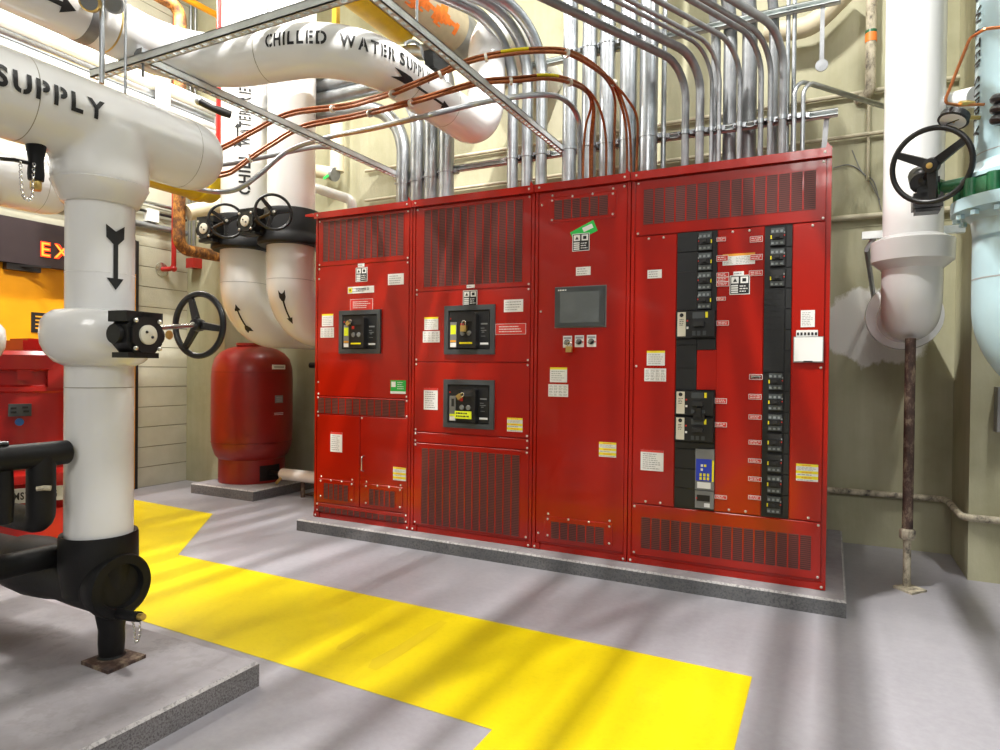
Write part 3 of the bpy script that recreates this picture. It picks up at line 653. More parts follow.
def large_breaker(ya, yb, lever=False):
    za, zb = col_z(696, yb), col_z(696, ya); h = zb-za; m_ = MB(); w_ = c1b-c1a; X = lambda u: c1a+w_*u
    m_.box((X(0)+.002, YF-.020, za+.003), (X(1)-.002, YF+.008, zb-.003), 0); m_.box((X(.40), YF-.034, za+h*.06), (X(.98), YF-.02, zb-h*.06), 0)
    m_.box((X(.48), YF-.058, za+h*.42), (X(.74), YF-.03, za+h*.58), 1); m_.box((X(.44), YF-.0345, za+h*.70), (X(.74), YF-.033, za+h*.92), 2); m_.box((X(.76), YF-.0345, za+h*.72), (X(.82), YF-.033, za+h*.92), 4)
    for u in (.44, .56, .70): m_.box((X(u), YF-.0345, za+h*.10), (X(u+.08), YF-.033, za+h*.26), 2)
    m_.box((X(.28), YF-.021, za+h*.60), (X(.32), YF-.0198, za+h*.66), 5); m_.box((X(.28), YF-.021, za+h*.34), (X(.33), YF-.0198, za+h*.42), 3)
    if lever: m_.box((X(.50), YF-.05, zb-.02), (X(.78), YF-.02, zb+.022), 0); m_.box((X(.58), YF-.06, zb+.0), (X(.70), YF-.03, zb+.05), 0)
    br = m_.build('frame_breaker', ['black_plain', 'slot_dark', 'grey_plastic', 'label_white', 'label_yellow', 'tag_red'], cabD, smooth=False)
    m_ = MB(); m_.box((X(.05), YF-.022, za+h*.08), (X(.26), YF-.0195, zb-h*.06), 0); m_.lathe([(.011, 0), (.011, .001), (.001, .001)], (X(.155), YF-.022, zb-h*.17), (0, -1, 0), 14, 1); lines(m_, X(.10), za+h*.45, X(.22), zb-h*.3, 4, YF-.022, 1, .35); m_.build('accessory_cover', ['label_cream', 'black_plain'], br, smooth=False)
large_breaker(310.4, 338.6); large_breaker(390.3, 416); large_breaker(416.4, 442, True)
bpy.context.view_layer.update()
for a, b in ((339, 345), (345, 368), (368, 390)): tile(c1a, c1m, col_z(686, b), col_z(686, a))
tile(c1m, c1b, zb0, col_z(706, 339)); tile(c1a, c1b, col_z(696, 449), col_z(696, 442.4))
for a, b in ((449, 468.5), (468.5, 488), (488, 506)): tile(c1a, cp(695.4, 470)[0], col_z(686, b), col_z(686, a))
gx0, gx1 = cp(695.8, 470)[0], cp(714.4, 470)[0]; w_ = gx1-gx0; za, zb = col_z(705, 489.6), col_z(705, 449); h = zb-za
m_ = MB(); m_.box((gx0, YF-.018, za), (gx1, YF+.008, zb), 0); m_.box((gx0+w_*.04, YF-.0195, za+h*.22), (gx0+w_*.88, YF-.018, za+h*.76), 1); m_.box((gx0+w_*.12, YF-.0195, za+h*.04), (gx0+w_*.84, YF-.018, za+h*.19), 2); m_.box((gx0+w_*.90, YF-.0195, za+h*.22), (gx1, YF-.018, za+h*.74), 3)
for i in range(3):
    for j in range(2): m_.box((gx0+w_*(.24+.2*i), YF-.021, za+h*(.25+.09*j)), (gx0+w_*(.36+.2*i), YF-.0195, za+h*(.32+.09*j)), 3)
for u, v_ in ((.36, .60), (.54, .60), (.36, .5)): m_.box((gx0+w_*(u-.06), YF-.021, za+h*(v_-.03)), (gx0+w_*(u+.06), YF-.0195, za+h*(v_+.03)), 2 if u < .5 else 3)
o = m_.build('surge_display', ['mid_plastic', 'blue_panel', 'label_white', 'label_yellow'], cabD, smooth=False); o['label'] = 'grey module with a blue keypad'
za, zb = col_z(705, 508), col_z(705, 490.4); h = zb-za; m_ = MB(); m_.box((gx0, YF-.014, za), (gx1, YF+.008, zb), 0); m_.box((gx0+w_*.1, YF-.016, za+h*.4), (gx0+w_*.8, YF-.014, za+h*.75), 1); m_.box((gx0+w_*.5, YF-.016, za+h*.08), (gx0+w_*.8, YF-.014, za+h*.3), 2); m_.box((gx0+w_*.06, YF-.0165, za+h*.5), (gx0+w_*.12, YF-.014, za+h*.6), 3); m_.build('meter_module', ['mid_plastic', 'black_plain', 'label_white', 'tag_red'], cabD, smooth=False)
rows2 = [(228, 245.8), (248.8, 266.2), (269.6, 286.6), (372.8, 389.9), (393.7, 410.4), (414, 430.9), (433.6, 451.2), (454.2, 472), (475.2, 493.2), (496, 513.6)]
for k, (a, b) in enumerate(rows2):
    small_breaker((cp(768.8, 350)[0], col_z(776, b), cp(783.7, 350)[0], col_z(776, a)), False, k in (2, 6, 7))
for k in range(14):
    a = 226+20.75*k; tile(cp(784.8, 350)[0], c2b, col_z(788, min(a+20.5, 517)), col_z(788, a))
za, zb = col_z(773, 372), col_z(773, 288.5); m_ = MB(); m_.box((c2a+.002, YF-.001, za), (cp(784.2, 330)[0], YF+.008, zb), 0)
for k in range(14): m_.box((c2a+.002, YF-.0025, za+(zb-za)*(k+.2)/14), (cp(784.2, 330)[0], YF-.001, za+(zb-za)*(k+.8)/14), 0)
m_.build('ribbed_blank', 'dark_plastic', cabD, smooth=False)
sticker(cabD, RC(z7_, 90, 392, 136, 417), n=3); sticker(cabD, RC(z7_, 88, 655, 146, 703), 'caution'); sticker(cabD, RC(z7_, 80, 712, 150, 755), 'table'); sticker(cabD, RC(z8_, 60, 258, 125, 322), 'danger')
r = RC(z7_, 335, 341, 440, 371); m_ = MB(); m_.box((r[0], YF-.0015, r[1]), (r[2], YF, r[3]), 0); m_.box((r[0], YF-.0019, r[3]-.012), (r[2], YF-.0015, r[3]), 2); lines(m_, r[0]+.005, r[1]+.004, r[0]+.06, r[3]-.016, 5, YF-.0015, 1, .35); lines(m_, r[0]+.07, r[1]+.004, r[2]-.005, r[3]-.016, 5, YF-.0015, 1, .35); m_.build('warning_label', ['label_white', 'label_print', 'label_orange'], cabD, smooth=False)
sticker(cabD, RC(z7_, 370, 397, 404, 408), n=1); sticker(cabD, RC(z7_, 358, 410, 423, 470), 'pict')
for f, L in ((z7_, ((315, 286, 345, 297), (315, 345, 353, 362), (315, 401, 355, 414), (315, 416, 355, 429), (315, 431, 355, 444), (315, 480, 345, 491), (315, 557, 355, 572), (424, 283, 465, 299), (424, 342, 465, 358), (421, 394, 465, 409), (424, 733, 465, 748))),
             (z8_, ((274, 110, 308, 126), (274, 179, 308, 194), (273, 388, 308, 402), (373, 41, 410, 57), (371, 98, 408, 114), (371, 157, 408, 172), (371, 230, 408, 245), (370, 283, 408, 298), (370, 335, 408, 351), (370, 389, 406, 404)))):
    for t_ in L: sticker(cabD, RC(f, *t_), 'red', n=2, y=YF-.002)
sticker(cabD, RC(z7_, 590, 523, 635, 577), n=8); sticker(cabD, RC(z8_, 508, 298, 571, 352), 'yellow')
r = RC(z7_, 566, 609, 663, 693); m_ = MB(); m_.box((r[0], YF-.014, r[1]), (r[2], YF, r[3]), 0); m_.box((r[0]+.004, YF-.0155, r[1]+.006), (r[2]-.004, YF-.014, r[3]-.004), 1); m_.box((r[0]+(r[2]-r[0])*.35, YF-.017, r[1]+.002), (r[0]+(r[2]-r[0])*.65, YF-.0155, r[1]+.008), 2); m_.build('document_pocket', ['mid_plastic', 'label_white', 'black_plain'], cabD, smooth=False)
r = RC(z7_, 575, 588, 645, 609); m_ = MB(); m_.box((r[0], YF-.006, r[1]-.004), (r[2], YF-.001, r[3]), 0); w_ = (r[2]-r[0])/6
for k in range(6): m_.box((r[0]+w_*(k+.18), YF-.0075, r[1]+.008), (r[0]+w_*(k+.8), YF-.006, r[3]-.012), 1)
m_.build('folded_papers', ['label_white', 'black_ink'], cabD, smooth=False)
screw(cabD, E1-.016, zc(z7_, 665, 710)); screw(cabD, E0+.016, zc(z7_, 52, 705))
# ================================================================== helpers for pipework
def wheel(parent, c, ax, R, rim=.012, spokes=3, hub=.026, ph=.3, dish=.02, mat='black_iron', name='handwheel', hubmat=None):
    c = np.array(c, float); ax = nrm(ax); u, w_ = perp(ax); m_ = MB(); m_.torus(c, ax, R-rim, rim, 48, 12)
    cb = c-ax*dish
    for k in range(spokes):
        q = ph+2*PI*k/spokes; d = u*math.cos(q)+w_*math.sin(q); t_ = np.cross(ax, d)
        a0, a1 = cb+d*hub*.6, c+d*(R-rim); w0, w1, th = R*.125, R*.09, R*.055
        vs = [a0-t_*w0-ax*th, a0+t_*w0-ax*th, a0+t_*w0*.9+ax*th, a0-t_*w0*.9+ax*th, a1-t_*w1-ax*th*.8, a1+t_*w1-ax*th*.8, a1+t_*w1*.9+ax*th*.8, a1-t_*w1*.9+ax*th*.8]
        m_.add(vs, [(0,3,2,1),(4,5,6,7),(0,1,5,4),(1,2,6,5),(2,3,7,6),(3,0,4,7)])
    m_.lathe([(hub, -.022), (hub*1.15, .0), (hub, .018), (hub*.5, .022), (.001, .022)], cb, ax, 20)
    o = m_.build(name, mat, parent, ang=40)
    MB().lathe([(hub*.42, 0), (hub*.42, .006), (.001, .008)], cb+ax*.022, ax, 12).build('stem_nut', hubmat or 'zinc_bolt', o); return o
def gear_box(parent, c, n, s, R=.075, plate='label_cream'):
    """quarter-turn gear operator: an eight-sided housing, its face along n, its input shaft along s"""
    c = np.array(c, float); n, s = nrm(n), nrm(s); z = np.cross(n, s); m_ = MB()
    if z[2] < 0: z = -z
    oc = [(R*math.cos(PI/8+PI/4*k), R*1.05*math.sin(PI/8+PI/4*k)) for k in range(8)]
    m_.prism(oc, c-n*.05, s, z, n, .075); m_.prism([(a*.82, b*.82) for a, b in oc], c+n*.025, s, z, n, .012)
    m_.obox(c+z*R*.80-n*.02, s*R*.95, z*R*.24, n*.045); m_.obox(c-z*R*.92-n*.02, s*R*.8, z*R*.12, n*.04)
    m_.tube([c-n*.02-s*R*1.15, c-n*.02+s*R*1.2], R*.42, 18)
    o = m_.build('gear_operator', 'black_iron', parent, ang=30)
    m_ = MB().lathe([(R*.44, 0), (R*.44, .008), (R*.40, .010), (.001, .010)], c+n*.037, n, 28); m_.ball(c+n*.048+s*R*.15-z*R*.1, R*.07, 1, 8); m_.ball(c+n*.048-s*R*.15+z*R*.12, R*.07, 1, 8)
    m_.build('position_plate', [plate, 'black_plain'], o)
    m_ = MB()
    for a, b in ((-1, -1), (1, -1), (1, 1), (-1, 1)): m_.lathe([(R*.10, 0), (R*.10, .006), (.001, .010)], c+n*.037+s*R*.62*a+z*R*.62*b, n, 10)
    m_.build('bolt', 'zinc_bolt', o); return o
def ring(parent, c, ax, r, wd=.004, mat='seam_line', name='seam', proud=.0012):
    return MB().lathe([(r, -wd/2), (r+proud, -wd/2), (r+proud, wd/2), (r, wd/2)], c, ax, 56).build(name, mat, parent)
# ================================================================== FOREGROUND SUPPLY PIPES
PX, PY, PZ, PR = -2.52, 1.56, 2.135, .149
zr = lambda y: zat(99, y, PX, PY)
def supply(label, detail):
    t_ = thing('insulated_pipe', (PX, PY, .5), label, 'pipe', 'white pump pipes in the foreground')
    hd_ = [(PX, -3.0, PZ), (PX, 2.0, PZ)]
    m_ = MB().lathe([(PR, 0), (PR, 4.92), (PR*.985, 4.96), (PR*.90, 5.01), (PR*.7, 5.045), (PR*.4, 5.06), (.001, 5.065)], (PX, -3.0, PZ), (0, 1, 0), 72)
    m_.lathe([(.001, 1.897), (.160, 1.897), (.167, 1.905), (.165, 1.97), (.164, PZ-.02), (.001, PZ-.02)], (PX, PY, 0), (0, 0, 1), 64)
    o = m_.build('header_and_tee', 'white_ins', t_)
    md = o.modifiers.new('blend', 'REMESH'); md.mode = 'VOXEL'; md.voxel_size = .011; md.use_smooth_shade = True
    md = o.modifiers.new('soften', 'SMOOTH'); md.factor = .5; md.iterations = 22
    m_ = MB(); m_.lathe([(.116, zr(207)), (.130, zr(206)), (.166, 1.905), (.150, 1.912)], (PX, PY, 0), (0, 0, 1), 64); m_.build('tee_collar', 'white_ins', t_, ang=50)
    m_ = MB().lathe([(.117, zr(552)), (.117, zr(200))], (PX, PY, 0), (0, 0, 1), 64); m_.build('riser', 'white_ins', t_)
    prof = [(.118, zr(366)), (.150, zr(362)), (.178, zr(354)), (.193, zr(345)), (.197, zr(335)), (.193, zr(323)), (.178, zr(317)), (.155, zr(312.5)), (.118, zr(311))]
    MB().lathe(prof, (PX, PY, 0), (0, 0, 1), 64).build('valve_jacket', 'white_ins', t_, ang=60)
    ring(t_, (PX, PY, zr(387)), (0, 0, 1), .117, .003); ring(t_, (PX, PY, zr(275)), (0, 0, 1), .117, .002, 'white_matte')
    ring(t_, (PX, 1.265, PZ), (0, 1, 0), PR-.0015, .003); ring(t_, (PX, 1.90, PZ), (0, 1, 0), PR-.0015, .002)
    return t_
p1 = supply('big white pipe marked SUPPLY with the black handwheel, standing in the black elbow', True)
p2 = copy_tree(p1); p2.location.x -= 1.10; p2['label'] = 'white pipe behind the SUPPLY pipe, mostly cut off by the left edge'
# lettering on the near pipe
pathS = [(PX, -3, PZ), (PX, 2.3, PZ)]
def y_on_pipe(x, y): return onX(x, y, PX+PR)[1]
ya, yb_ = y_on_pipe(-6, 75), y_on_pipe(105, 108)
Lh = .066; W_ = yb_-ya
map_build(text_polys('SUPPLY', Lh, W_, bold=.035, stencil=True, cut=.012, gap=.22), path_map(pathS, PR+.0, ya+3, math.asin(max(-1, min(1, (onX(50, 92, PX+PR)[2]-PZ)/PR)))-Lh*.5/PR), 'lettering', 'black_ink', p1)
thc = math.atan2(-PY, -PX)
map_build(arrow_polys(zr(226)-zr(289), .033, .012), vert_map(PX, PY, .117, thc+.42, zr(229), 'down'), 'flow_arrow', 'black_ink', p1)
# gear operated valve of the near pipe
gs, gn = (-.10, .995, 0), (.995, .10, 0)
gv = thing('valve_operator', (-2.29, 1.56, 1.3), 'black gear operator with large handwheel on the near white pipe', 'valve')
gc = onY(140, 335, 1.53); gear_box(gv, gc, gn, gs, .080)
wc = onY(199, 325, 1.83); sh0 = np.array(gc)+nrm(gs)*.06+np.array([0, 0, .028]); wc[2] = wc[2]
MB().tube([sh0, wc], .0095, 12).build('input_shaft', 'steel', gv); wheel(gv, wc, -np.array(gs), .139, .0125, 3, .024, 1.95, -.008)
MB().lathe([(.016, 0), (.018, .004), (.001, .005)], onY(168.5, 335, 1.66), gn, 14).build('round_tag', 'brass', gv)
# drain valve with chain under the near header
pv = np.array([PX, float(onX(36, 150, PX)[1]), 0]); zt_, zb_ = PZ-PR+.03, zat(35, 181, PX, pv[1])
dv = thing('drain_valve', (PX, pv[1], zb_), 'black wrapped drain valve with a chain, hanging below the SUPPLY pipe', 'valve')
MB().lathe([(.024, zb_), (.026, zb_+.02), (.023, zb_+.07), (.030, zb_+.11), (.034, zt_)], (PX, pv[1], 0), (0, 0, 1), 24).build('wrapped_body', 'black_foam', dv)
MB().lathe([(.016, zb_-.035), (.018, zb_-.03), (.018, zb_-.006), (.015, zb_)], (PX, pv[1], 0), (0, 0, 1), 12).build('hose_end', 'brass', dv)
hz = zb_+.055; m_ = MB().tube([(PX, pv[1]-.02, hz), (PX+.0, pv[1]-.07, hz-.002), (PX, pv[1]-.11, hz-.01)], .007, 8); m_.build('valve_lever', 'black_plain', dv)
def chain(parent, pts, r=.005):
    m_ = MB(); P = smooth_path(pts, 6); d = 0
    for i, (a, b) in enumerate(zip(P, P[1:])): m_.torus((a+b)/2, (1, 0, 0) if i % 2 else (0, 1, .2), r, .0016, 8, 5)
    return m_.build('chain', 'steel', parent)
chain(dv, [(PX+.02, pv[1]-.06, hz-.005), (PX+.02, pv[1]-.058, hz-.07), (PX+.02, pv[1]-.05, hz-.125), (PX+.02, pv[1]-.025, hz-.126), (PX+.02, pv[1]-.02, hz-.06), (PX+.02, pv[1]-.016, hz)])
# black suction elbow and foot
EZ = zat(118, 587, -2.38, PY); be = thing('pipe_elbow', (PX, PY, .09), 'black rubber covered elbow with round end cap, standing on a small steel foot', 'pipe')
m_ = MB().lathe([(.119, zr(540)), (.119, zr(533)), (.132, zr(532)), (.135, zr(535)), (.136, zr(560)), (.128, EZ+.02), (.12, EZ-.04)], (PX, PY, 0), (0, 0, 1), 56); m_.build('upper_boot', 'black_foam', be)
MB().lathe([(.090, -5.2), (.090, -3.10), (.112, -3.04), (.120, -2.92), (.114, -2.80), (.104, -2.72), (.110, -2.60), (.112, -2.44)], (0, PY, EZ), (1, 0, 0), 56).build('suction_run', 'black_foam', be)
MB().lathe([(.110, -2.46), (.120, -2.42), (.121, -2.385), (.116, -2.375), (.084, -2.375), (.078, -2.395), (.001, -2.397)], (0, PY, EZ), (1, 0, 0), 56).build('end_cap', 'black_foam', be)
p0_ = onX(0, 568, -2.66); MB().tube([(-2.66, .4, p0_[2]), (-2.66, 1.50, p0_[2])], .045, 20).build('side_connection', 'black_foam', be)
fx = -2.44; fz = .096
MB().lathe([(.058, EZ-.10), (.052, EZ-.13), (.045, EZ-.17), (.046, .16), (.043, .115), (.05, .108), (.05, .103)], (fx, PY, 0), (0, 0, 1), 24).build('support_leg', 'black_foam', be)
m_ = MB(); q = [onZ(x, y, .108) for x, y in ((81, 661), (108, 671), (146, 654.5), (119, 647))]
m_.add([(*p[:2], .095) for p in q]+[(*p[:2], .108) for p in q], [(0, 1, 2, 3), (7, 6, 5, 4), (0, 1, 5, 4), (1, 2, 6, 5), (2, 3, 7, 6), (3, 0, 4, 7)]); m_.build('foot_plate', 'rusty_post', be, smooth=False)
dc = onY(132, 618, PY-.03); MB().tube([(fx+.02, PY-.01, dc[2]-.01), (dc[0]-.02, PY-.02, dc[2]), (dc[0]+.04, PY-.03, dc[2]+.012)], .019, 12).build('drain_stub', 'black_foam', be)
m_ = MB().tube([(dc[0]+.04, PY-.03, dc[2]+.012), (dc[0]+.065, PY-.03, dc[2]+.016)], .012, 10); m_.build('drain_cap', 'brass', be)
chain(be, [(dc[0]+.06, PY-.04, dc[2]), (dc[0]+.062, PY-.042, dc[2]-.05), (dc[0]+.045, PY-.045, dc[2]-.075), (dc[0]+.03, PY-.04, dc[2]-.04), (dc[0]+.02, PY-.04, dc[2]-.005)], .004)
# black insulated bypass pipe
bx = -2.50; pe = onX(66, 452, bx); pz = float(pe[2]); pt = onX(41, 500, bx); b1 = onX(41, 521, bx)
bp = thing('bypass_pipe', (bx, pt[1], .7), 'thin black insulated pipe with an elbow, touching the white riser at the left', 'pipe')
m_ = MB().tube([(bx, -1, pz), (bx, pe[1]-.02, pz), (bx, pe[1], pz)], [.044, .044, .0435], 28); m_.ball((bx, pe[1], pz), .0437, 0, 24, (1, .35, 1)); m_.build('upper_run', 'black_foam', bp)
low = fillet([(bx, pt[1], pz), (bx, pt[1], b1[2]), (bx-1.6, pt[1]+.0, b1[2])], .035, 4); MB().tube(low, .045, 28).build('lower_bend', 'black_foam', bp)
tp = at(36, 489, dep((bx+.05, pt[1]-.02))); m_ = MB().tube([(bx+.03, pt[1]-.03, tp[2]), (bx+.045, pt[1]-.015, tp[2]+.002), (bx+.06, pt[1]+.0, tp[2])], .009, 8); m_.build('sample_port', 'dirty_pipe', bp)
vz = onX(4, 470, bx); MB().tube([(bx, vz[1]+.0, pz-.04), (bx, vz[1], pz-.15), (bx-.01, vz[1]+.01, pz-.22)], [.026, .03, .022], 16).build('wrapped_valve', 'black_foam', bp)
cz = onX(6, 440, bx); m_ = MB().tube([(bx, cz[1]-.05, pz+.050), (bx, cz[1]+.005, pz+.048)], .010, 8); m_.build('valve_lever', 'black_iron', bp)
# ================================================================== RED PUMP
ux, uy = -4.50, 2.35; up = thing('inline_pump', (ux, uy, 0), 'red vertical pump with a motor, behind the white pipe at the left', 'pump')
zu = lambda y: zat(31, y+5, ux, uy-.3)
MB().lathe([(.36, zu(366)), (.385, zu(364)), (.385, zu(350)), (.36, zu(346)), (.001, zu(345))], (ux, uy, 0), (0, 0, 1), 56).build('motor_top_flange', 'red_gloss', up)
m_ = MB(); m_.obox((ux+.06, uy, zu(341)), (.16, 0, 0), (0, .16, 0), (0, 0, .035)); m_.obox((ux+.06, uy, zu(336)), (.10, 0, 0), (0, .1, 0), (0, 0, .02)); m_.build('motor_cap', 'red_gloss', up)
MB().lathe([(.33, zu(462)), (.34, zu(450)), (.345, zu(445)), (.335, zu(440)), (.335, zu(388)), (.355, zu(386)), (.355, zu(382)), (.335, zu(380)), (.335, zu(366))], (ux, uy, 0), (0, 0, 1), 56).build('motor_drum', 'red_gloss', up)
fcd = nrm((-ux, -uy, 0)); rgt = np.array([-fcd[1], fcd[0], 0]); Zv = np.array([0, 0, 1.])
def pj_(x, y, r):
    rr = ray(x, y); return O+rr*(float((np.array([ux, uy, 0])+fcd*r-np.array([0, 0, CH]))@fcd+CH*fcd[2])/float(rr@fcd))
m_ = MB(); c = pj_(20, 410, .345); m_.obox(c, rgt*.055, fcd*.012, Zv*.036, 0); 
for a, b, cc in ((-.03, .012, 1), (-.03, -.012, 1), (.025, .015, 1), (.03, -.008, 1)): m_.obox(c+rgt*a+Zv*b+fcd*.0125, rgt*.014, fcd*.001, Zv*.006, cc)
m_.build('data_plate', ['grey_plastic', 'black_plain'], up, smooth=False)
MB().lathe([(.022, 0), (.022, .004), (.010, .005), (.010, .003), (.001, .003)], pj_(19.5, 422, .338), fcd, 20).build('blue_badge', 'blue_sticker', up)
m_ = MB(); c = pj_(58, 376, .34); m_.obox(c, rgt*.05, fcd*.03, Zv*.07, 0); c = pj_(25, 372, .34); m_.obox(c, rgt*.035, fcd*.03, Zv*.045, 0); m_.build('junction_covers', 'red_gloss', up, smooth=False)
MB().lathe([(.30, zu(512)), (.30, zu(480)), (.37, zu(478)), (.37, zu(470)), (.32, zu(466)), (.31, zu(460))], (ux, uy, 0), (0, 0, 1), 48).build('neck', 'red_gloss', up)
MB().lathe([(.30, .0), (.36, .0), (.36, .10), (.30, .13), (.34, .26), (.40, .36), (.41, zu(540)), (.38, zu(522)), (.30, zu(508))], (ux, uy, 0), (0, 0, 1), 48).build('volute', 'red_gloss', up)
c = pj_(32, 495, .40); m_ = MB(); m_.obox(c, rgt*.155, fcd*.006, Zv*.042, 0); npl = m_.build('name_plate', 'light_steel', up, smooth=False)
vs, fs, tw = text_polys('ARMSTRONG', .042, .27, bold=.03); map_build((vs, fs), lambda a, b: c+fcd*.0075+rgt*(a-.150)+Zv*(b-.020), 'lettering', 'black_ink', npl)
# ================================================================== RED TANK
tx, ty = -5.12, 4.69; tk = thing('expansion_tank', (tx, ty, .095), 'dark red upright tank with domed top on a square concrete pad', 'tank')
zt = lambda y: zat(251, y, tx, ty)
prof = [(.30, zt(458)), (.345, zt(453)), (.372, zt(444)), (.381, zt(432)), (.381, zt(378)), (.374, zt(368)), (.350, zt(359)), (.30, zt(353)), (.22, zt(348.5)), (.12, zt(346)), (.001, zt(345.5))]
MB().lathe(prof, (tx, ty, 0), (0, 0, 1), 64).build('tank_body', 'red_tank', tk, ang=60)
# skirt ring with an opening
m_ = MB(); r0 = .312; seg = 96; zs0, zs1 = .096, zt(455); o0, o1 = zt(477), zt(462); vs = []; fs = []
ang0 = math.atan2(-ty, -tx)+.52
def opn(k): q = ang0-2*PI*k/seg; q = (q+PI) % (2*PI)-PI; return abs(q) < .36
for k in range(seg):
    q = 2*PI*k/seg
    for z in (zs0, o0, o1, zs1): vs.append((tx+r0*math.cos(q), ty+r0*math.sin(q), z))
for k in range(seg):
    for j in range(3):
        if j == 1 and opn(k): continue
        a, b = 4*k+j, 4*((k+1) % seg)+j; fs.append((a, b, b+1, a+1))
m_.add(vs, fs); m_.lathe([(r0-.012, zs0), (r0-.012, zs1)], (tx, ty, 0), (0, 0, 1), 64, 1); sk = m_.build('skirt', ['red_tank', 'black_plain'], tk)
ring(tk, (tx, ty, zt(440)), (0, 0, 1), .380, .006, 'red_dark', 'weld'); ring(tk, (tx, ty, zt(372)), (0, 0, 1), .3775, .006, 'red_dark', 'weld')
MB().lathe([(.09, zt(347)), (.12, zt(346)), (.12, zt(343.5)), (.001, zt(343.2))], (tx, ty-.05, 0), (0, 0, 1), 28).build('top_flange', 'red_tank', tk)
fcd = nrm((-tx, -ty, 0)); rgt = np.array([-fcd[1], fcd[0], 0])
def tank_plate(x, y, w_, h, mats, nm, r=.381, ln=0):
    p = onY(x, y, ty-.36); th = math.atan2(-ty, -tx)+math.asin(max(-.95, min(.95, (x-251)/41.0)))*1.0
    d = np.array([math.cos(th), math.sin(th), 0]); s_ = np.array([-d[1], d[0], 0]); c = np.array([tx, ty, zat(x, y, tx+.27, ty-.27)])+d*(r+.002)
    m_ = MB(); m_.obox(c, s_*w_, d*.004, Zv*h, 0)
    if ln:
        for k in range(ln): m_.obox(c+Zv*h*(.5-k*1.0/max(1, ln-1) if ln > 1 else 0)+d*.0045, s_*w_*.75, d*.001, Zv*h*.16, 1)
    return m_.build(nm, mats, tk, smooth=False)
tank_plate(276, 367, .075, .022, ['label_white', 'black_plain'], 'name_plate', ln=1); tank_plate(276.5, 400, .045, .036, ['mid_plastic', 'label_print'], 'data_plate', ln=3); tank_plate(276, 415, .07, .014, ['red_tank', 'label_white'], 'stencilled_number', ln=2)
pp = onY(283, 474, 4.62); wp = thing('drain_pipe', (pp[0], 4.62, 0), 'short white insulated pipe low between the red tank and the cabinets', 'pipe')
MB().tube([(pp[0], 4.62, pp[2]), (-3.3, 4.62, pp[2])], .056, 24).build('white_jacket', 'white_ins', wp); MB().ball((pp[0], 4.62, pp[2]), .0555, 0, 18, (.6, 1, 1)).build('jacket_end', 'white_ins', wp)
MB().tube([(tx+.1, 4.66, pp[2]), (pp[0]-.02, 4.62, pp[2])], .020, 10).build('feed_line', 'black_iron', wp); c1_, c2_ = onY(280, 479, 4.56), onY(276.5, 483, 4.5); MB().tube([(pp[0], 4.60, pp[2]-.03), c1_, c2_], .014, 10).build('drain_cock', 'brass', wp)
MB().tube([(pp[0]+.25, 4.62, 0), (pp[0]+.25, 4.62, pp[2])], .02, 10).build('pipe_stand', 'rusty_post', wp)
# ================================================================== CHILLED WATER RISERS behind the cabinets
VY = 4.0; zl = lambda y: float(onY(244, y, VY)[2])
ws, wn = (.978, -.21, 0), (-.21, -.978, 0)
RL, RR = (-4.479, VY), (-3.944, VY)
def riser(cx, label, up_):
    t_ = thing('insulated_riser', (cx, VY, 1.4), label, 'pipe', 'white risers beside the red cabinets')
    MB().tube([(cx, VY, 5.9), (cx, VY, 2.45)], .188, 56).build('upper_pipe', 'white_ins', t_)
    MB().tube(fillet([(cx, VY, 2.25), (cx, VY, 1.575), (cx, 5.28, 1.575)], .38, 24), .190, 56).build('lower_elbow', 'white_ins', t_)
    ring(t_, (cx, VY, 1.915), (0, 0, 1), .190, .004, 'label_print')
    MB().lathe([(.192, 2.19), (.245, 2.19), (.262, 2.205), (.262, 2.235), (.245, 2.27), (.236, 2.30), (.236, 2.455), (.228, 2.475), (.188, 2.48)], (cx, VY, 0), (0, 0, 1), 56).build('valve_jacket', 'black_foam', t_)
    L = .23; th = math.atan2(-VY, -cx)-.25
    A = [(cx, VY, 2.25), (cx, VY, 1.575), (cx, 5.28, 1.575)]; P = fillet(A, .38, 24)
    return t_
r1 = riser(RL[0], 'left white riser lettered CHILL WATER RE with an upward arrow on its elbow', True)
r2 = riser(RR[0], 'right white riser close against the leftmost red cabinet, downward arrow on its elbow', False)
def vpath_map(path, r, u0, th0, mode):
    P = [np.array(p) for p in path]; L = [0.]
    for a, b in zip(P, P[1:]): L.append(L[-1]+float(np.linalg.norm(b-a)))
    def fn(u, v):
        s = u0+u; i = max(0, min(len(L)-2, int(np.searchsorted(L, s))-1)); k = (s-L[i])/max(1e-9, L[i+1]-L[i]); c = P[i]*(1-k)+P[i+1]*k
        T = nrm(P[i+1]-P[i]); E1 = np.array([1., 0, 0]); E2 = np.cross(T, E1)
        q = th0+v/r; return c+(r+.004)*(E1*math.cos(q)+E2*math.sin(q))
    return fn
for r_, cx, rev in ((r1, RL[0], True), (r2, RR[0], False)):
    P = fillet([(cx, VY, 2.25), (cx, VY, 1.575), (cx, 5.28, 1.575)], .38, 24)
    vs, fs = arrow_polys(.185, .027, .013)
    if rev: vs = [(.185-a, b) for a, b in vs]
    u0 = .46 if rev else .40
    T0 = np.array([0, 0, -1.]); E2 = np.cross(T0, (1, 0, 0))
    q0 = math.atan2(-1*float(E2[1]) if False else float(E2[1])*-.95, .45) if False else math.atan2(.93*(-1 if E2[1] > 0 else 1), .36)
    map_build((vs, fs), vpath_map(P, .190, u0, q0, None), 'flow_arrow', 'black_ink', r_)
thL = math.atan2(-VY, -RL[0])+.12
z0_, z1__ = zl(187), zl(100)
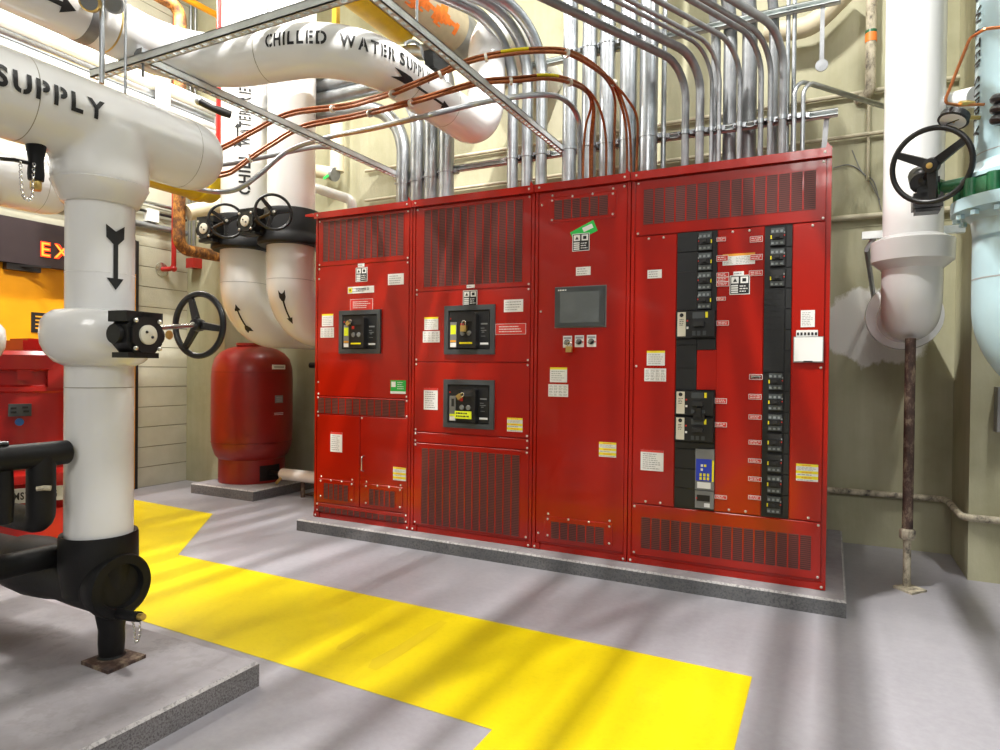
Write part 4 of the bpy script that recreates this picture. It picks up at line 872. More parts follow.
map_build(text_polys('CHILL', .09, zl(160)-zl(200), bold=.03, stencil=True, cut=.02, gap=.24), vert_map(RL[0], VY, .188, thL+.10, zl(200), 'up'), 'lettering', 'black_ink', r1)
map_build(text_polys('WATER', .09, zl(118)-zl(153), bold=.03, stencil=True, cut=.02, gap=.24), vert_map(RL[0], VY, .188, thL+.10, zl(153), 'up'), 'lettering', 'black_ink', r1)
map_build(text_polys('RETURN', .09, .46, bold=.03, stencil=True, cut=.02, gap=.24), vert_map(RL[0], VY, .188, thL+.10, zl(112), 'up'), 'lettering', 'black_ink', r1)
map_build(arrow_polys(.20, .03, .02), vert_map(RL[0], VY, .188, thL-.42, zl(155), 'up'), 'flow_arrow', 'black_ink', r1)
for (cx, cy), (gx, gy), (wx, wy), lb in ((RL, (207.5, 229.5), (226.5, 221), 'black gear operator with a handwheel on the left white riser'), (RR, (249, 222), (273.5, 212), 'black gear operator with a handwheel on the right white riser')):
    gp = onY(gx, gy, 3.69); v_ = thing('valve_operator', gp, lb, 'valve', 'gear operators on the two white risers'); gear_box(v_, gp, nrm(np.array(wn)+.25*np.array(ws)), nrm(np.array(ws)-.25*np.array(wn)), .098)
    MB().tube([gp, gp-np.array(wn)*.2], .045, 14).build('valve_neck', 'black_iron', v_)
    wp_ = onY(wx, wy, 3.62); MB().tube([np.array(gp)+np.array(ws)*.08, wp_], .012, 10).build('input_shaft', 'black_iron', v_); wheel(v_, wp_, nrm(np.array(ws)*.8+np.array(wn)*.35), .141, .011, 3, .026, .5 if cx < -4.2 else .2, .01)
# small lines at the foot of the risers (support leg and brown pipe by the cabinet)
st = thing('support_leg', (-4.35, 4.78, 0), 'thin dark steel leg under the white elbow beside the tank', 'pipe support')
MB().tube([(-4.35, 4.80, .01), (-4.35, 4.80, 1.41)], .03, 14).build('post', 'rusty_post', st); m_ = MB(); m_.box((-4.45, 4.7, 0), (-4.25, 4.9, .012)); m_.build('base_plate', 'rusty_post', st)
rb = thing('brown_pipe', (-4.2, 4.95, 1.1), 'dirty brown pipe in the dark gap between tank and cabinet', 'pipe')
MB().tube(fillet([(-4.4, 5.0, 1.27), (-4.05, 4.95, 1.27), (-4.05, 4.95, .98), (-3.4, 4.95, .98)], .12), .05, 18).build('bend', 'rusty_pipe', rb)
tag(MB().tube([(-4.75, 5.1, 1.235), (-3.2, 5.1, 1.235)], .03, 12).build('black_pipe', 'black_iron'), 'thin black pipe running from behind the tank to the cabinets', 'pipe')
# ================================================================== S-SHAPED CHILLED WATER PIPE
SX, SX2, SY, SZ, SR = -2.228, -3.202, 2.59, 2.888, .134
sp = thing('insulated_pipe', (SX, SY, SZ), 'big white S-bend pipe overhead lettered CHILLED WATER SUPPLY', 'pipe')
SP = fillet([(SX2, -2, SZ), (SX2, 2.513, SZ), (SX, 2.671, SZ), (SX, 4.14, SZ), (SX, 4.14, 3.72), (SX, 5.29, 3.72)], [.40, .40, .30, .30], 24)
MB().tube(SP, SR, 64).build('pipe_run', 'white_ins', sp)
Ls = [0.]
for a, b in zip(SP, SP[1:]): Ls.append(Ls[-1]+float(np.linalg.norm(b-a)))
def s_near(x, y):
    best = None
    for i, p in enumerate(SP):
        d = np.array(p)-O; zz = d@FW
        if zz < .1: continue
        qx = 500+FPX*(d@RT)/zz; qy = 375-FPX*(d@UP)/zz; e_ = (qx-x)**2+(qy-y)**2
        if best is None or e_ < best[0]: best = (e_, Ls[i])
    return best[1]
fine = []
for i, (a, b) in enumerate(zip(SP, SP[1:])):
    n = max(1, int(np.linalg.norm(b-a)/.02))
    for k in range(n): fine.append(a+(b-a)*k/n)
SP = fine+[SP[-1]]; Ls = [0.]
for a, b in zip(SP, SP[1:]): Ls.append(Ls[-1]+float(np.linalg.norm(b-a)))
for (xa, ya_), (xb, yb2), wd in (((283, 52), (331, 50), 'CHILLED'), ((338, 52), (379, 62), 'WATER'), ((383, 65), (412, 83), 'SUPPLY')):
    sa, sb_ = s_near(xa, ya_), s_near(xb, yb2)
    map_build(text_polys(wd, .068, sb_-sa, bold=.03, stencil=True, cut=.012, gap=.24), path_map(SP, SR, sa, -.20), 'lettering', 'black_ink', sp)
sa = s_near(377, 68); map_build(arrow_polys(.56, .026, .012), path_map(SP, SR, sa, -.60), 'flow_arrow', 'black_ink', sp)
ya = float(onX(66, 20, SX2+SR)[1])
map_build(arrow_polys(.34, .042, .012), path_map(SP, SR, s_near(66, 4)-.36, -.50), 'flow_arrow', 'black_ink', sp)
sb0 = s_near(84, 12); bpos = np.array([SX2, -2+sb0, SZ])
ring(sp, bpos, (0, 1, 0), SR, .055, 'galv_dull', 'metal_band', .003); ring(sp, bpos+np.array([0, .11, 0]), (0, 1, 0), SR, .008, 'brass', 'wire_tie', .002)
for s_ in (s_near(268, 55), s_near(405, 78), s_near(447, 100)):
    i = int(np.searchsorted(Ls, s_)); ring(sp, SP[i], nrm(SP[i+1]-SP[i-1]), SR, .003, 'seam_line')
for x, y, dx, lb in ((113, 3, 0, 'round grey thermometer on the overhead white pipe, right of the brass one'), (89, 1, 0, 'brass rimmed round gauge on the overhead white pipe')):
    g_ = onX(x, y, SX2+.22); tg = thing('dial_gauge', g_, lb, 'gauge'); n = nrm((.55, -.75, -.35))
    MB().lathe([(.034, -.03), (.044, -.025), (.045, .0), (.039, .004), (.037, .001), (.001, .001)], g_, n, 32, mis=[0, 0, 0, 0, 1]).build('gauge_body', ['brass' if x < 100 else 'galv_dull', 'mid_plastic'], tg); MB().tube([g_-n*.03, (SX2+.06, g_[1]+.05, SZ+.10)], .009, 8).build('gauge_stem', 'brass', tg)
# ================================================================== STRUT CHANNELS, RODS
def strut(a, b, label, up_=(0, 0, 1), w_=.0206, slots=True, nm='strut_channel', open_down=True):
    a, b = np.array(a, float), np.array(b, float); T = nrm(b-a); S = nrm(np.cross(T, up_)); U = np.cross(S, T); L = np.linalg.norm(b-a); m_ = MB(); c = (a+b)/2
    t_ = .0025; m_.obox(c+S*(w_-t_), T*L/2, S*t_, U*w_); m_.obox(c-S*(w_-t_), T*L/2, S*t_, U*w_)
    m_.obox(c+S*(w_*.80)-U*(w_-t_), T*L/2, S*w_*.20, U*t_); m_.obox(c-S*(w_*.80)-U*(w_-t_), T*L/2, S*w_*.20, U*t_)
    if slots:
        for sg_ in (-1, 1): m_.obox(c+U*(w_-t_)+S*sg_*w_*.73, T*L/2, S*w_*.27, U*t_)
        n = int(L/.051)
        for k in range(n+1): m_.obox(a+T*min(L-.01, .01+.051*k)+U*(w_-t_), T*.010, S*w_*.5, U*t_)
    else: m_.obox(c+U*(w_-t_), T*L/2, S*w_, U*t_)
    o = m_.build(nm, 'strut_steel', None, smooth=False); return tag(o, label, 'steel channel', 'galvanised strut channels')
SZT = 2.735
s2a = onX(155, 60, -3.07)
strut((-3.46, 2.10, SZT-.006), (.2, 2.10, SZT-.006), 'slotted steel channel crossing in front of the white S-bend pipe', up_=(0, 0, -1))
strut((-3.07, 2.13, SZT), (-3.07, 4.27, SZT), 'slotted channel running back to the conduits, left of the lettering CHILLED', up_=(0, 0, -1))
strut((-1.68, 1.2, SZT), (-1.68, 4.27, SZT), 'slotted channel running back past the orange sprayed pipe', up_=(0, 0, -1))
RY, RZ = 4.30, 2.735
strut((-3.13, RY, RZ), (.014, RY, RZ), 'long steel rail clamping the conduits just above the red cabinets', up_=(0, 1, 0), slots=False)
strut((-2.0, RY+.02, 3.40), (.02, RY+.02, 3.40), 'upper steel rail behind the tall conduits', up_=(0, 1, 0), slots=False)
e1 = onY(822, 140, 4.36); m_ = MB(); m_.obox((e1[0]+.012, 4.34, 2.55), (.014, 0, 0), (0, .02, 0), (.012, 0, .18)); tag(m_.build('rail_bracket', 'galv_dull', None, smooth=False), 'short bracket under the right end of the conduit rail', 'bracket')
e2 = onY(822, 40, RY); m_ = MB(); m_.obox((e2[0], RY+.03, 3.21), (.012, 0, 0), (0, .015, 0), (0, 0, .18)); m_.lathe([(.035, 0), (.035, .01), (.001, .012)], (e2[0], RY+.02, 3.03), (0, -1, 0), 14); tag(m_.build('rail_bracket', 'galv_dull', None), 'hanging bracket below the right end of the upper rail', 'bracket')
def rod(x, y, X, Y, z0, z1, r, label, mat='galv'): return tag(MB().tube([(X, Y, z0), (X, Y, z1)], r, 12).build('hanger_rod', mat), label, 'rod', 'hanger rods from the ceiling')
q = onX(102, 40, -2.98); rod(0, 0, -2.98, float(q[1]), float(onX(103, 84, -2.98)[2]), 5.98, .0115, 'thick hanger rod left of the strut end, nearest the SUPPLY lettering')
q = onX(125.5, 40, -2.99); rod(0, 0, -2.99, float(q[1]), float(onX(124, 93, -2.99)[2]), 5.98, .006, 'thin hanger rod passing through the end of the front strut')
q = onY(417, 10, 2.9); rod(0, 0, -1.68, float(onX(417, 15, -1.68)[1]), SZT, 5.98, .006, 'thin hanger rod holding the channel by the orange sprayed pipe')
cl_ = onX(142, 46, -3.07); m_ = MB(); m_.obox((-3.10, 2.12, SZT+.035), (.03, 0, 0), (0, .02, 0), (0, 0, .022)); m_.tube([(-3.06, 2.10, SZT-.09), (-3.06, 2.10, SZT+.03)], .006, 8); tag(m_.build('beam_clamp', 'galv_dull', None), 'small grey clamp bolted on top of the front strut', 'clamp')
# ================================================================== CONDUITS
RSEG = 20
def strap(parent, X, Y, z, r):
    m_ = MB(); m_.lathe([(r+.0005, -.014), (r+.004, -.014), (r+.004, .014), (r+.0005, .014)], (X, Y, z), (0, 0, 1), 20); m_.box((X-r-.022, Y+r*.2, z-.014), (X+r+.022, RY-.022, z+.014)); m_.obox((X-r-.010, Y-.006, z), (.006, 0, 0), (0, .012, 0), (0, 0, .006)); return m_.build('pipe_strap', 'galv', parent)
def conduit(px_, py_, r, label, group, through=None, dirn=None, L=3.2, R=.28, Y=None, zt_=5.95, zs=(None,), mat='galv', zbase=None):
    Y = RY-.022-r if Y is None else Y
    X = float(onY(px_, py_, Y)[0]); z0 = ZT-.012 if zbase is None else zbase
    c = thing('conduit', (X, Y, z0), label, 'conduit', group)
    if through is None: P = [(X, Y, z0), (X, Y, zt_)]
    else:
        if isinstance(through, float): through = (None, through)
        d = {'A': (-.428, -.904), 'Y': (0, -1), 'X': (-1, 0), 'B': (.585, .81)}[dirn]
        rr = ray(*(through if through[0] is not None else (500, 375))); A = np.array([[rr[0], -d[0]], [rr[1], -d[1]]]); t_, s_ = np.linalg.solve(A, np.array([X, Y])); z = float(CH+t_*rr[2])
        if through[0] is None: z, s_ = through[1], 1
        if s_ < .05: print('conduit?', label, s_, z)
        P = fillet([(X, Y, z0), (X, Y, z), (X+d[0]*L, Y+d[1]*L, z)], R, 14)
    MB().tube(P, r, RSEG).build('conduit_tube', mat, c)
    for z in zs:
        if z is None: z = RZ
        if z: strap(c, X, Y, z, r)
    return c
G1 = 'thick conduits above the first two cabinets'
ordn = ['first', 'second', 'third', 'fourth', 'fifth', 'sixth', 'seventh', 'eighth']
conduit(403.5, 172, .055, 'thick conduit above the leftmost cabinet, nearest the white riser, bending away left', G1, (350, 112), 'X', 2.2, .42, zs=(2.66,))
conduit(417.5, 170, .055, 'thick conduit above the leftmost seam of the cabinets, second to bend left', G1, (350, 93), 'X', 2.2, .42, zs=(2.66,))
conduit(431.5, 168, .055, 'thick conduit rising behind the low end of the white S-bend, left of a pair', G1, (350, 80), 'X', 2.2, .34, zs=(2.68,))
conduit(446.5, 166, .058, 'thick conduit rising behind the low end of the white S-bend, right of a pair', G1, (350, 68), 'X', 2.2, .34, zs=(2.70,))
G2 = 'three conduits arching toward the viewer right of the white elbow'
for k, (x, th) in enumerate(((513, (462, 5)), (527.6, (497, 6.5)), (541.7, (516, 5)))):
    conduit(x, 120, .040, '%s of three medium conduits arching forward beside the white elbow' % ('leftmost', 'middle', 'rightmost')[k], G2, th, 'A', 3.2, .42, zs=(RZ, 3.28))
G3 = 'thick upright conduits behind the copper cables'
for k, (x, r) in enumerate(((569.7, .050), (589, .050), (607, .051), (628, .056), (648.3, .058))):
    conduit(x, 130, r, '%s from the left of five thick upright conduits behind the copper cables' % ordn[k], G3, zs=(RZ, 3.40))
conduit(663.7, 120, .016, 'single thin upright conduit right of the five thick ones', G3)
G4 = 'bent conduits above the widest cabinet'
for k, (x, r, th) in enumerate(((685.3, .024, (599, 24)), (699.7, .026, (624, 20)), (711.2, .012, (640, 13.5)), (719, .013, (655, 14)), (739.3, .0155, (700, 24)), (760.5, .016, (725, 20)), (770, .016, (735, 18)), (782.5, .023, (752, 12)))):
    conduit(x, 130, r, '%s from the left of eight conduits bending sharply forward above the widest cabinet' % ordn[k], G4, th, 'A', 3.4, .22, mat='galv_dull')
G5 = 'thick conduits curving overhead behind the bent ones'
for k, (x, r, th) in enumerate(((715, .030, 4.15), (729.4, .042, 4.25), (748.7, .046, 4.3), (773, .030, 4.2))):
    conduit(x, 130, r, '%s from the left of four broad conduits curving overhead behind the slim ones' % ordn[k], G5, th, 'A', 3.6, 1.1, Y=RY+.05+r, zs=(0,), mat='galv_dull')
G6 = 'slim conduits at the right end of the rail'
conduit(787, 120, .0125, 'slim conduit curving steeply overhead, left of the two loops at the right rail end', G6, 4.5, 'A', 3.0, 1.0, Y=RY+.04)
conduit(793.2, 120, .0125, 'slim conduit curving steeply overhead, rightmost of all overhead conduits', G6, 4.5, 'A', 3.0, 1.0, Y=RY+.04)
conduit(793.8, 140, .0125, 'left of two slim conduits looping over to the right behind the white pipe', G6, (850, 96.5), 'B', 1.2, .10, Y=RY-.05)
conduit(802.6, 140, .0125, 'right of two slim conduits looping over to the right behind the white pipe', G6, (850, 95), 'B', 1.2, .10)
# ================================================================== CABLES
def cable(pts, r, mat, label, group, bands=(), nm='armoured_cable', clips=()):
    P = smooth_path([onY(*p) for p in pts], 8); c = thing(nm, P[-1], label, 'cable', group)
    MB().tube(P, r, 10).build('cable_sheath', mat, c)
    for x, y in bands:
        i = min(range(1, len(P)-1), key=lambda j: ((500+FPX*((P[j]-O)@RT)/((P[j]-O)@FW)-x)**2+(375-FPX*((P[j]-O)@UP)/((P[j]-O)@FW)-y)**2))
        MB().tube(P[i-3:i+4], r+.0012, 10).build('tape_band', 'yellow_tape', c)
    for x, y in clips:
        i = min(range(1, len(P)-1), key=lambda j: ((500+FPX*((P[j]-O)@RT)/((P[j]-O)@FW)-x)**2+(375-FPX*((P[j]-O)@UP)/((P[j]-O)@FW)-y)**2))
        MB().lathe([(r*2.4, -.007), (r*2.7, -.007), (r*2.7, .007), (r*2.4, .007)], P[i], nrm(P[i+1]-P[i-1]), 16).build('cable_clip', 'zinc_bolt', c)
    return c
GA, GB = 'copper cables in the upper bundle', 'copper cables in the lower bundle'
upA = [(185, 168, 2.75), (214, 152, 2.9), (232, 143, 3.0), (252, 132, 3.06), (290, 113.5, 3.13), (345, 106, 3.1), (372, 99, 2.97), (395, 92, 2.85), (415, 84, 2.84), (440, 73.5, 2.93), (472, 60, 2.97), (510, 52.5, 3.05), (545, 50, 3.15), (570, 53, 3.25), (595, 67, 3.45)]
tails = [[(608, 82, 3.7), (615, 100, 3.85), (614.5, 130, 3.95), (614, 178, 4.0)], [(612, 84, 3.7), (622, 108, 3.85), (626.5, 135, 3.95), (627, 178, 4.0)], [(614, 83, 3.7), (625, 108, 3.85), (630, 135, 3.95), (631.5, 176, 4.0)], [(616, 86, 3.7), (628, 100, 3.82), (637, 118, 3.92), (637, 150, 3.98), (636, 174, 4.0)]]
nmA = ['leftmost drop of the upper copper cable bundle', 'second drop from the left of the upper copper cable bundle', 'third drop from the left of the upper copper cable bundle', 'rightmost drop of the upper copper cable bundle, bowed outward']
offs = [(-1.0, 2.2, 0), (1.0, .2, .015), (0, 1.4, -.012), (.6, -2.0, .008)]
for k in range(4):
    a, b, d = offs[k]; cable([(x+a*.4, y+b, Y+d) for x, y, Y in upA]+tails[k], .0078, 'copper_mc', nmA[k], GA, ((517, 53.5),) if k in (1, 3) else (), clips=((330, 107), (392, 93), (438, 74), (487, 57), (567, 53), (613, 84)) if k == 2 else ())
upB = [(180, 178, 2.85), (209, 176, 3.0), (228, 173, 3.08), (240, 166, 3.12), (252, 157, 3.16), (272, 144, 3.2), (302, 127, 3.23), (350, 117, 3.2), (380, 110, 3.05), (400, 105, 2.97), (422, 99, 2.97), (445, 92, 3.08), (482, 82, 3.12), (515, 79.5, 3.2), (548, 77, 3.32), (572, 82, 3.5)]
tailB = [[(587, 93, 3.72), (591, 106, 3.85), (586, 125, 3.93), (583.5, 150, 3.98), (583, 183, 4.0)], [(588, 92, 3.72), (593, 108, 3.85), (590.5, 140, 3.97), (590, 183, 4.0)], [(588, 92, 3.72), (594, 108, 3.85), (592.5, 140, 3.97), (592, 183, 4.0)], [(590, 92, 3.72), (601, 112, 3.85), (606, 140, 3.97), (606, 180, 4.0)]]
nmB = ['leftmost drop of the lower copper cable bundle, bowed left', 'second drop from the left of the lower copper cable bundle', 'third drop from the left of the lower copper cable bundle', 'rightmost drop of the lower copper cable bundle, swinging wide']
for k in range(4):
    a, b, d = offs[k]; cable([(x+a*.4, y+b, Y+d) for x, y, Y in upB]+tailB[k], .0078, 'copper_mc', nmB[k], GB, ((548, 76),) if k == 3 else (), clips=((250, 158), (371, 112), (410, 102), (511, 80), (570, 82)) if k == 2 else ())
cable([(165, 178, 2.8), (194, 188, 3.0), (220, 192, 3.06), (240, 188, 3.12), (260, 174, 3.2), (290, 150, 3.36), (330, 137, 3.42), (370, 129, 3.32), (400, 122, 3.2), (425, 116, 3.16), (450, 110, 3.25), (475, 104, 3.36), (510, 97.5, 3.4), (548, 95, 3.55), (566, 101, 3.75), (577, 115, 3.9), (579.5, 135, 3.97), (580, 184, 4.0)], .0165, 'galv', 'grey flexible conduit looping below the copper cables into the third cabinet', 'grey flexible conduits', (), 'flexible_conduit')
cable([(180, 172, 2.9), (213, 166, 3.1), (240, 162, 3.25), (270, 156, 3.45), (318, 147, 3.7), (345, 151, 3.85), (370, 161, 4.05), (398, 174, 4.27)], .0165, 'galv_dull', 'grey rigid conduit running under the channel to the rail end', 'grey flexible conduits', (), 'flexible_conduit')
# ================================================================== PIPES NEAR THE LEFT CORNER
m_ = MB(); yx = -5.0; ya, yb_ = onX(150, 190, yx), onX(212, 188, yx)
yp = thing('yellow_pipe', (yx, 3, 2.5), 'large yellow pipe ending behind the rounded end of the SUPPLY pipe', 'pipe')
yc = onX(200, 183, yx); MB().lathe([(.20, 3.0), (.20, yc[1]-.05), (.215, yc[1]-.04), (.215, yc[1]+.02), (.20, yc[1]+.03), (.20, yc[1]+.12), (.15, yc[1]+.14), (.001, yc[1]+.15)], (yx, 0, yc[2]+.05), (0, 1, 0), 40).build('pipe_shell', 'yellow_pipe', yp)
wp = thing('tan_pipe_stub', (-4.9, 4.3, 2.5), 'tan insulated pipe stub below the yellow pipe end', 'pipe')
a, b = onY(188, 213, 4.2), onY(232, 203, 4.6); MB().tube([a, b], .075, 20).build('jacket', 'cream_pipe', wp)
rx, ry = -5.5, 4.14; X_ = float(onY(179, 225, ry)[0]); zel = float(onY(200, 257, ry+.4)[2]); zbend = float(onY(178, 9, ry)[2])
rp = thing('rusty_pipe', (X_, ry, zel), 'rust-stained orange pipe with an elbow, left of the white risers', 'pipe')
MB().tube(fillet([(X_, ry-1.2, zbend), (X_, ry, zbend), (X_, ry, zel), (X_, YP-.005, zel)], .11, 12), .055, 24).build('pipe_run', 'rusty_pipe', rp)
rd = onY(174, 230, 4.47); zb_ = float(onY(172, 269, 4.47)[2]); fp = thing('fire_pipe', (rd[0], 4.47, zb_), 'thin bright red pipe turning into the block wall', 'pipe')
MB().tube(fillet([(rd[0], 4.47, 5.9), (rd[0], 4.47, zb_), (XL, 4.40, zb_-.01)], .05, 8), .024, 16).build('pipe_run', 'red_gloss', fp); MB().lathe([(.07, 0), (.07, .006), (.03, .012)], (XL, 4.40, zb_-.01), (1, 0, 0), 24).build('wall_plate', 'steel', fp); MB().ball((rd[0], 4.47, zb_), .031, 0, 14).build('elbow', 'red_gloss', fp)
rbx = onY(194, 263.5, YP-.05); m_ = MB(); m_.box((rbx[0]-.06, YP-.10, rbx[2]-.05), (rbx[0]+.06, YP, rbx[2]+.05)); tag(m_.build('alarm_box', 'red_gloss', None, smooth=False), 'small red box on the wall below the rusty pipe', 'box')
jb = onX(151, 216, XL+.03); jbx = thing('junction_box', (XL, jb[1], jb[2]), 'white junction box on the block wall above the dark conduit', 'box')
m_ = MB(); m_.box((XL, jb[1]-.06, jb[2]-.06), (XL+.07, jb[1]+.06, jb[2]+.06)); m_.build('box_body', 'white_matte', jbx, smooth=False); MB().tube([(XL+.035, jb[1], jb[2]-.06), (XL+.035, jb[1], jb[2]-.14)], .012, 8).build('box_nipple', 'galv', jbx)
for (x, y), r, mt, lb in (((150, 226), .030, 'galv_dull', 'dark conduit along the block wall under the junction box'), ((150, 203), .018, 'galv', 'thin bright conduit along the block wall above the junction box'), ((150, 212), .014, 'black_iron', 'thin black conduit along the block wall beside the junction box')):
    p = onX(x, y, XL+.04); tag(MB().tube([(XL+.04, -1, p[2]), (XL+.04, 4.65, p[2])], r, 14).build('wall_conduit', mt), lb, 'conduit', 'conduits along the left wall')
for (x, y), r, mt, lb in (((110, 88), .05, 'white_ins', 'white pipe along the left wall just above the SUPPLY pipe'), ((60, 45), .07, 'white_ins', 'white pipe with a closed end high on the left wall'), ((180, 105), .04, 'galv', 'bright metal conduit high on the left wall beside the white post'), ((200, 130), .05, 'white_ins', 'lower white pipe on the left wall behind the red standpipe')):
    X0_ = -5.2; p = onX(x, y, X0_); tag(MB().tube([(X0_, -1, p[2]), (X0_, 4.6, p[2])], r, 20).build('wall_pipe', mt), lb, 'pipe', 'pipes high along the left wall')
p = onX(163, 95, -5.1); tag(MB().tube([(p[0], p[1], float(onX(163, 150, -5.1)[2])), (p[0], p[1], float(onX(163, 58, -5.1)[2]))], .06, 24).build('white_post', 'white_ins'), 'slim white upright pipe above the end of the SUPPLY pipe', 'pipe')
p = onY(219.5, 130, 3.95); tag(MB().tube([(p[0], p[1], float(onY(220, 152, 3.95)[2])), (p[0], p[1], 4.9)], .030, 16).build('red_standpipe', 'red_gloss'), 'red upright pipe beside the CHILL WATER lettering', 'pipe')
hp = thing('wrapped_valve', onY(218, 106, 3.6), 'black wrapped valve stem in front of the red upright pipe', 'valve'); a, b, c_ = onY(199, 101, 3.55), onY(212, 108, 3.6), onY(231, 115, 3.72)
MB().tube([a, b, (b+c_)/2, c_], [.030, .026, .034, .030], 16).build('wrapped_body', 'black_foam', hp); MB().ball(a, .034, 0, 14).build('round_end', 'galv_dull', hp)
p = onY(214, 10, 4.6); q_ = onX(200, 8, -5.7); op = tag(MB().tube([onX(150, -20, -5.5), onX(230, 22, -5.5)], .030, 14).build('orange_pipe', 'orange_door'), 'thin orange pipe slanting in the upper left gap', 'pipe')
# yellow and tan pipes overhead
ybx = -3.0; q1, q0 = onX(345, -10, ybx), onX(408, 44, ybx); yz = onX(385, 10, ybx)
oy = thing('yellow_pipe', (ybx, 3.5, yz[2]), 'wide yellow overhead pipe behind the lettering CHILLED WATER', 'pipe'); Y1 = float(onX(403, 30, ybx)[1])
MB().lathe([(.15, .5), (.15, Y1), (.13, Y1+.02), (.001, Y1+.03)], (ybx, 0, yz[2]), (0, 1, 0), 36).build('pipe_shell', 'yellow_pipe', oy)
m_ = MB(); yq = onX(336, 12, ybx-.25); m_.box((yq[0]-.02, yq[1]-.02, yq[2]-.2), (yq[0]+.02, yq[1]+.02, yq[2]+.5)); m_.build('hanger_post', 'yellow_pipe', oy, smooth=False)
tx_ = -2.75; tc = onX(438, 20, tx_); tp_ = thing('tan_pipe', (tx_, 4, tc[2]), 'tan overhead pipe with an orange sprayed patch and a dark band', 'pipe')
r_ = .19; yb1, yb2 = float(onX(448, 30, tx_)[1]), float(onX(458, 38, tx_)[1])
MB().lathe([(r_, 1.0), (r_, yb1-.9), (r_, yb1-.02), (r_*1.01, yb1), (r_*1.01, yb2), (r_, yb2+.02), (r_, YB)], (tx_, 0, tc[2]), (0, 1, 0), 44, mis=[0, 0, 0, 1, 0, 0]).build('pipe_shell', ['tan_pipe', 'galv_dull'], tp_)
vs = []; fs = []; nU, nV = 30, 16
for i in range(nU+1):
    for j in range(nV+1): vs.append((i/nU, j/nV))
def spray(u, v):
    th = -1.25+1.2*v; return (tx_+(r_+.002)*math.cos(th), yb1-1.5+1.38*u, tc[2]+(r_+.002)*math.sin(th))
keep = []
for i in range(nU):
    for j in range(nV):
        v = (j+.5)/nV; u = (i+.5)/nU
        if abs(v-.5-.12*math.sin(9*u)) < .20+.10*math.sin(31*u+1)+random.uniform(-.07, .07): keep.append((i*(nV+1)+j, (i+1)*(nV+1)+j, (i+1)*(nV+1)+j+1, i*(nV+1)+j+1))
m_ = MB(); m_.add([spray(*q) for q in vs], keep); m_.build('spray_paint', 'orange_spray', tp_)
hc = thing('cable_hanger', onX(425, 55, -2.2), 'black beam clamp and hook above the lettering SUPPLY', 'clamp'); b_ = onX(437, 62, -2.15)
m_ = MB(); m_.obox(b_, (.03, 0, 0), (0, .09, .02), (0, -.01, .05)); m_.build('clamp_body', 'black_iron', hc); MB().tube(smooth_path([onX(405, 44, -2.2), onX(412, 41, -2.2), onX(420, 46, -2.2), onX(424, 58, -2.2), onX(433, 56, -2.2)], 5), .010, 8).build('hook', 'galv', hc)
# ================================================================== RIGHT SIDE: white drop pipe on a post
qx, qy = .398, 4.358; zw = lambda y: float(onY(910, y, qy)[2])
wr = thing('insulated_pipe', (qx, qy, 1.4), 'white upright pipe right of the cabinets, resting on a rusty post', 'pipe')
MB().tube([(qx, qy, 5.9), (qx, qy, zw(262))], .148, 56).build('drop_pipe', 'white_ins', wr)
MB().lathe([(.150, zw(270)), (.203, zw(262)), (.206, zw(242)), (.152, zw(237))], (qx, qy, 0), (0, 0, 1), 56).build('flange_jacket', 'white_ins', wr)
ez = zw(341)+.155
MB().tube(fillet([(qx, qy, zw(264)), (qx, qy, ez), (qx, YB-.02, ez)], .26, 20), .150, 56).build('lower_elbow', 'white_ins', wr)
MB().lathe([(.15, .0), (.208, .005), (.213, .04), (.205, .10), (.15, .13)], (qx, qy+.38, ez+.02), (0, 1, 0), 56).build('flange_jacket', 'white_ins', wr)
po = thing('pipe_support', (qx, qy, 0), 'rusty steel post with a square foot under the white pipe', 'pipe support'); zc_ = zw(534)
MB().tube([(qx, qy, .01), (qx, qy, zc_)], .020, 16).build('lower_post', 'dirty_pipe', po); MB().tube([(qx, qy, zc_), (qx, qy, ez-.14)], .027, 16).build('upper_post', 'rusty_post', po)
MB().lathe([(.036, -.03), (.042, -.02), (.042, .02), (.034, .03)], (qx, qy, zc_), (0, 0, 1), 8).build('adjusting_nut', 'dirty_pipe', po)
m_ = MB(); q = [onZ(x, y, .012) for x, y in ((893, 585.5), (912, 593), (927, 590), (908, 583))]; m_.add([(*p[:2], .0) for p in q]+[(*p[:2], .012) for p in q], [(0, 1, 2, 3), (7, 6, 5, 4), (0, 1, 5, 4), (1, 2, 6, 5), (2, 3, 7, 6), (3, 0, 4, 7)]); m_.build('foot_plate', 'dirty_pipe', po, smooth=False)
sa, sb_ = onY(862, 236, 4.55), onY(965, 228, 4.55); sc_ = thing('strut_bracket', (sa[0], 4.55, sa[2]), 'short steel channel and brace behind the white pipe flange', 'bracket')
m_ = MB(); m_.box((sa[0], 4.53, sa[2]-.022), (sb_[0], 4.57, sa[2]+.022)); m_.build('channel', 'strut_steel', sc_, smooth=False); p, q = onY(867, 250, 4.56), onY(874, 300, 5.25); MB().tube([(sa[0]+.07, 4.55, sa[2]), p, q], .016, 8).build('brace', 'galv_dull', sc_)
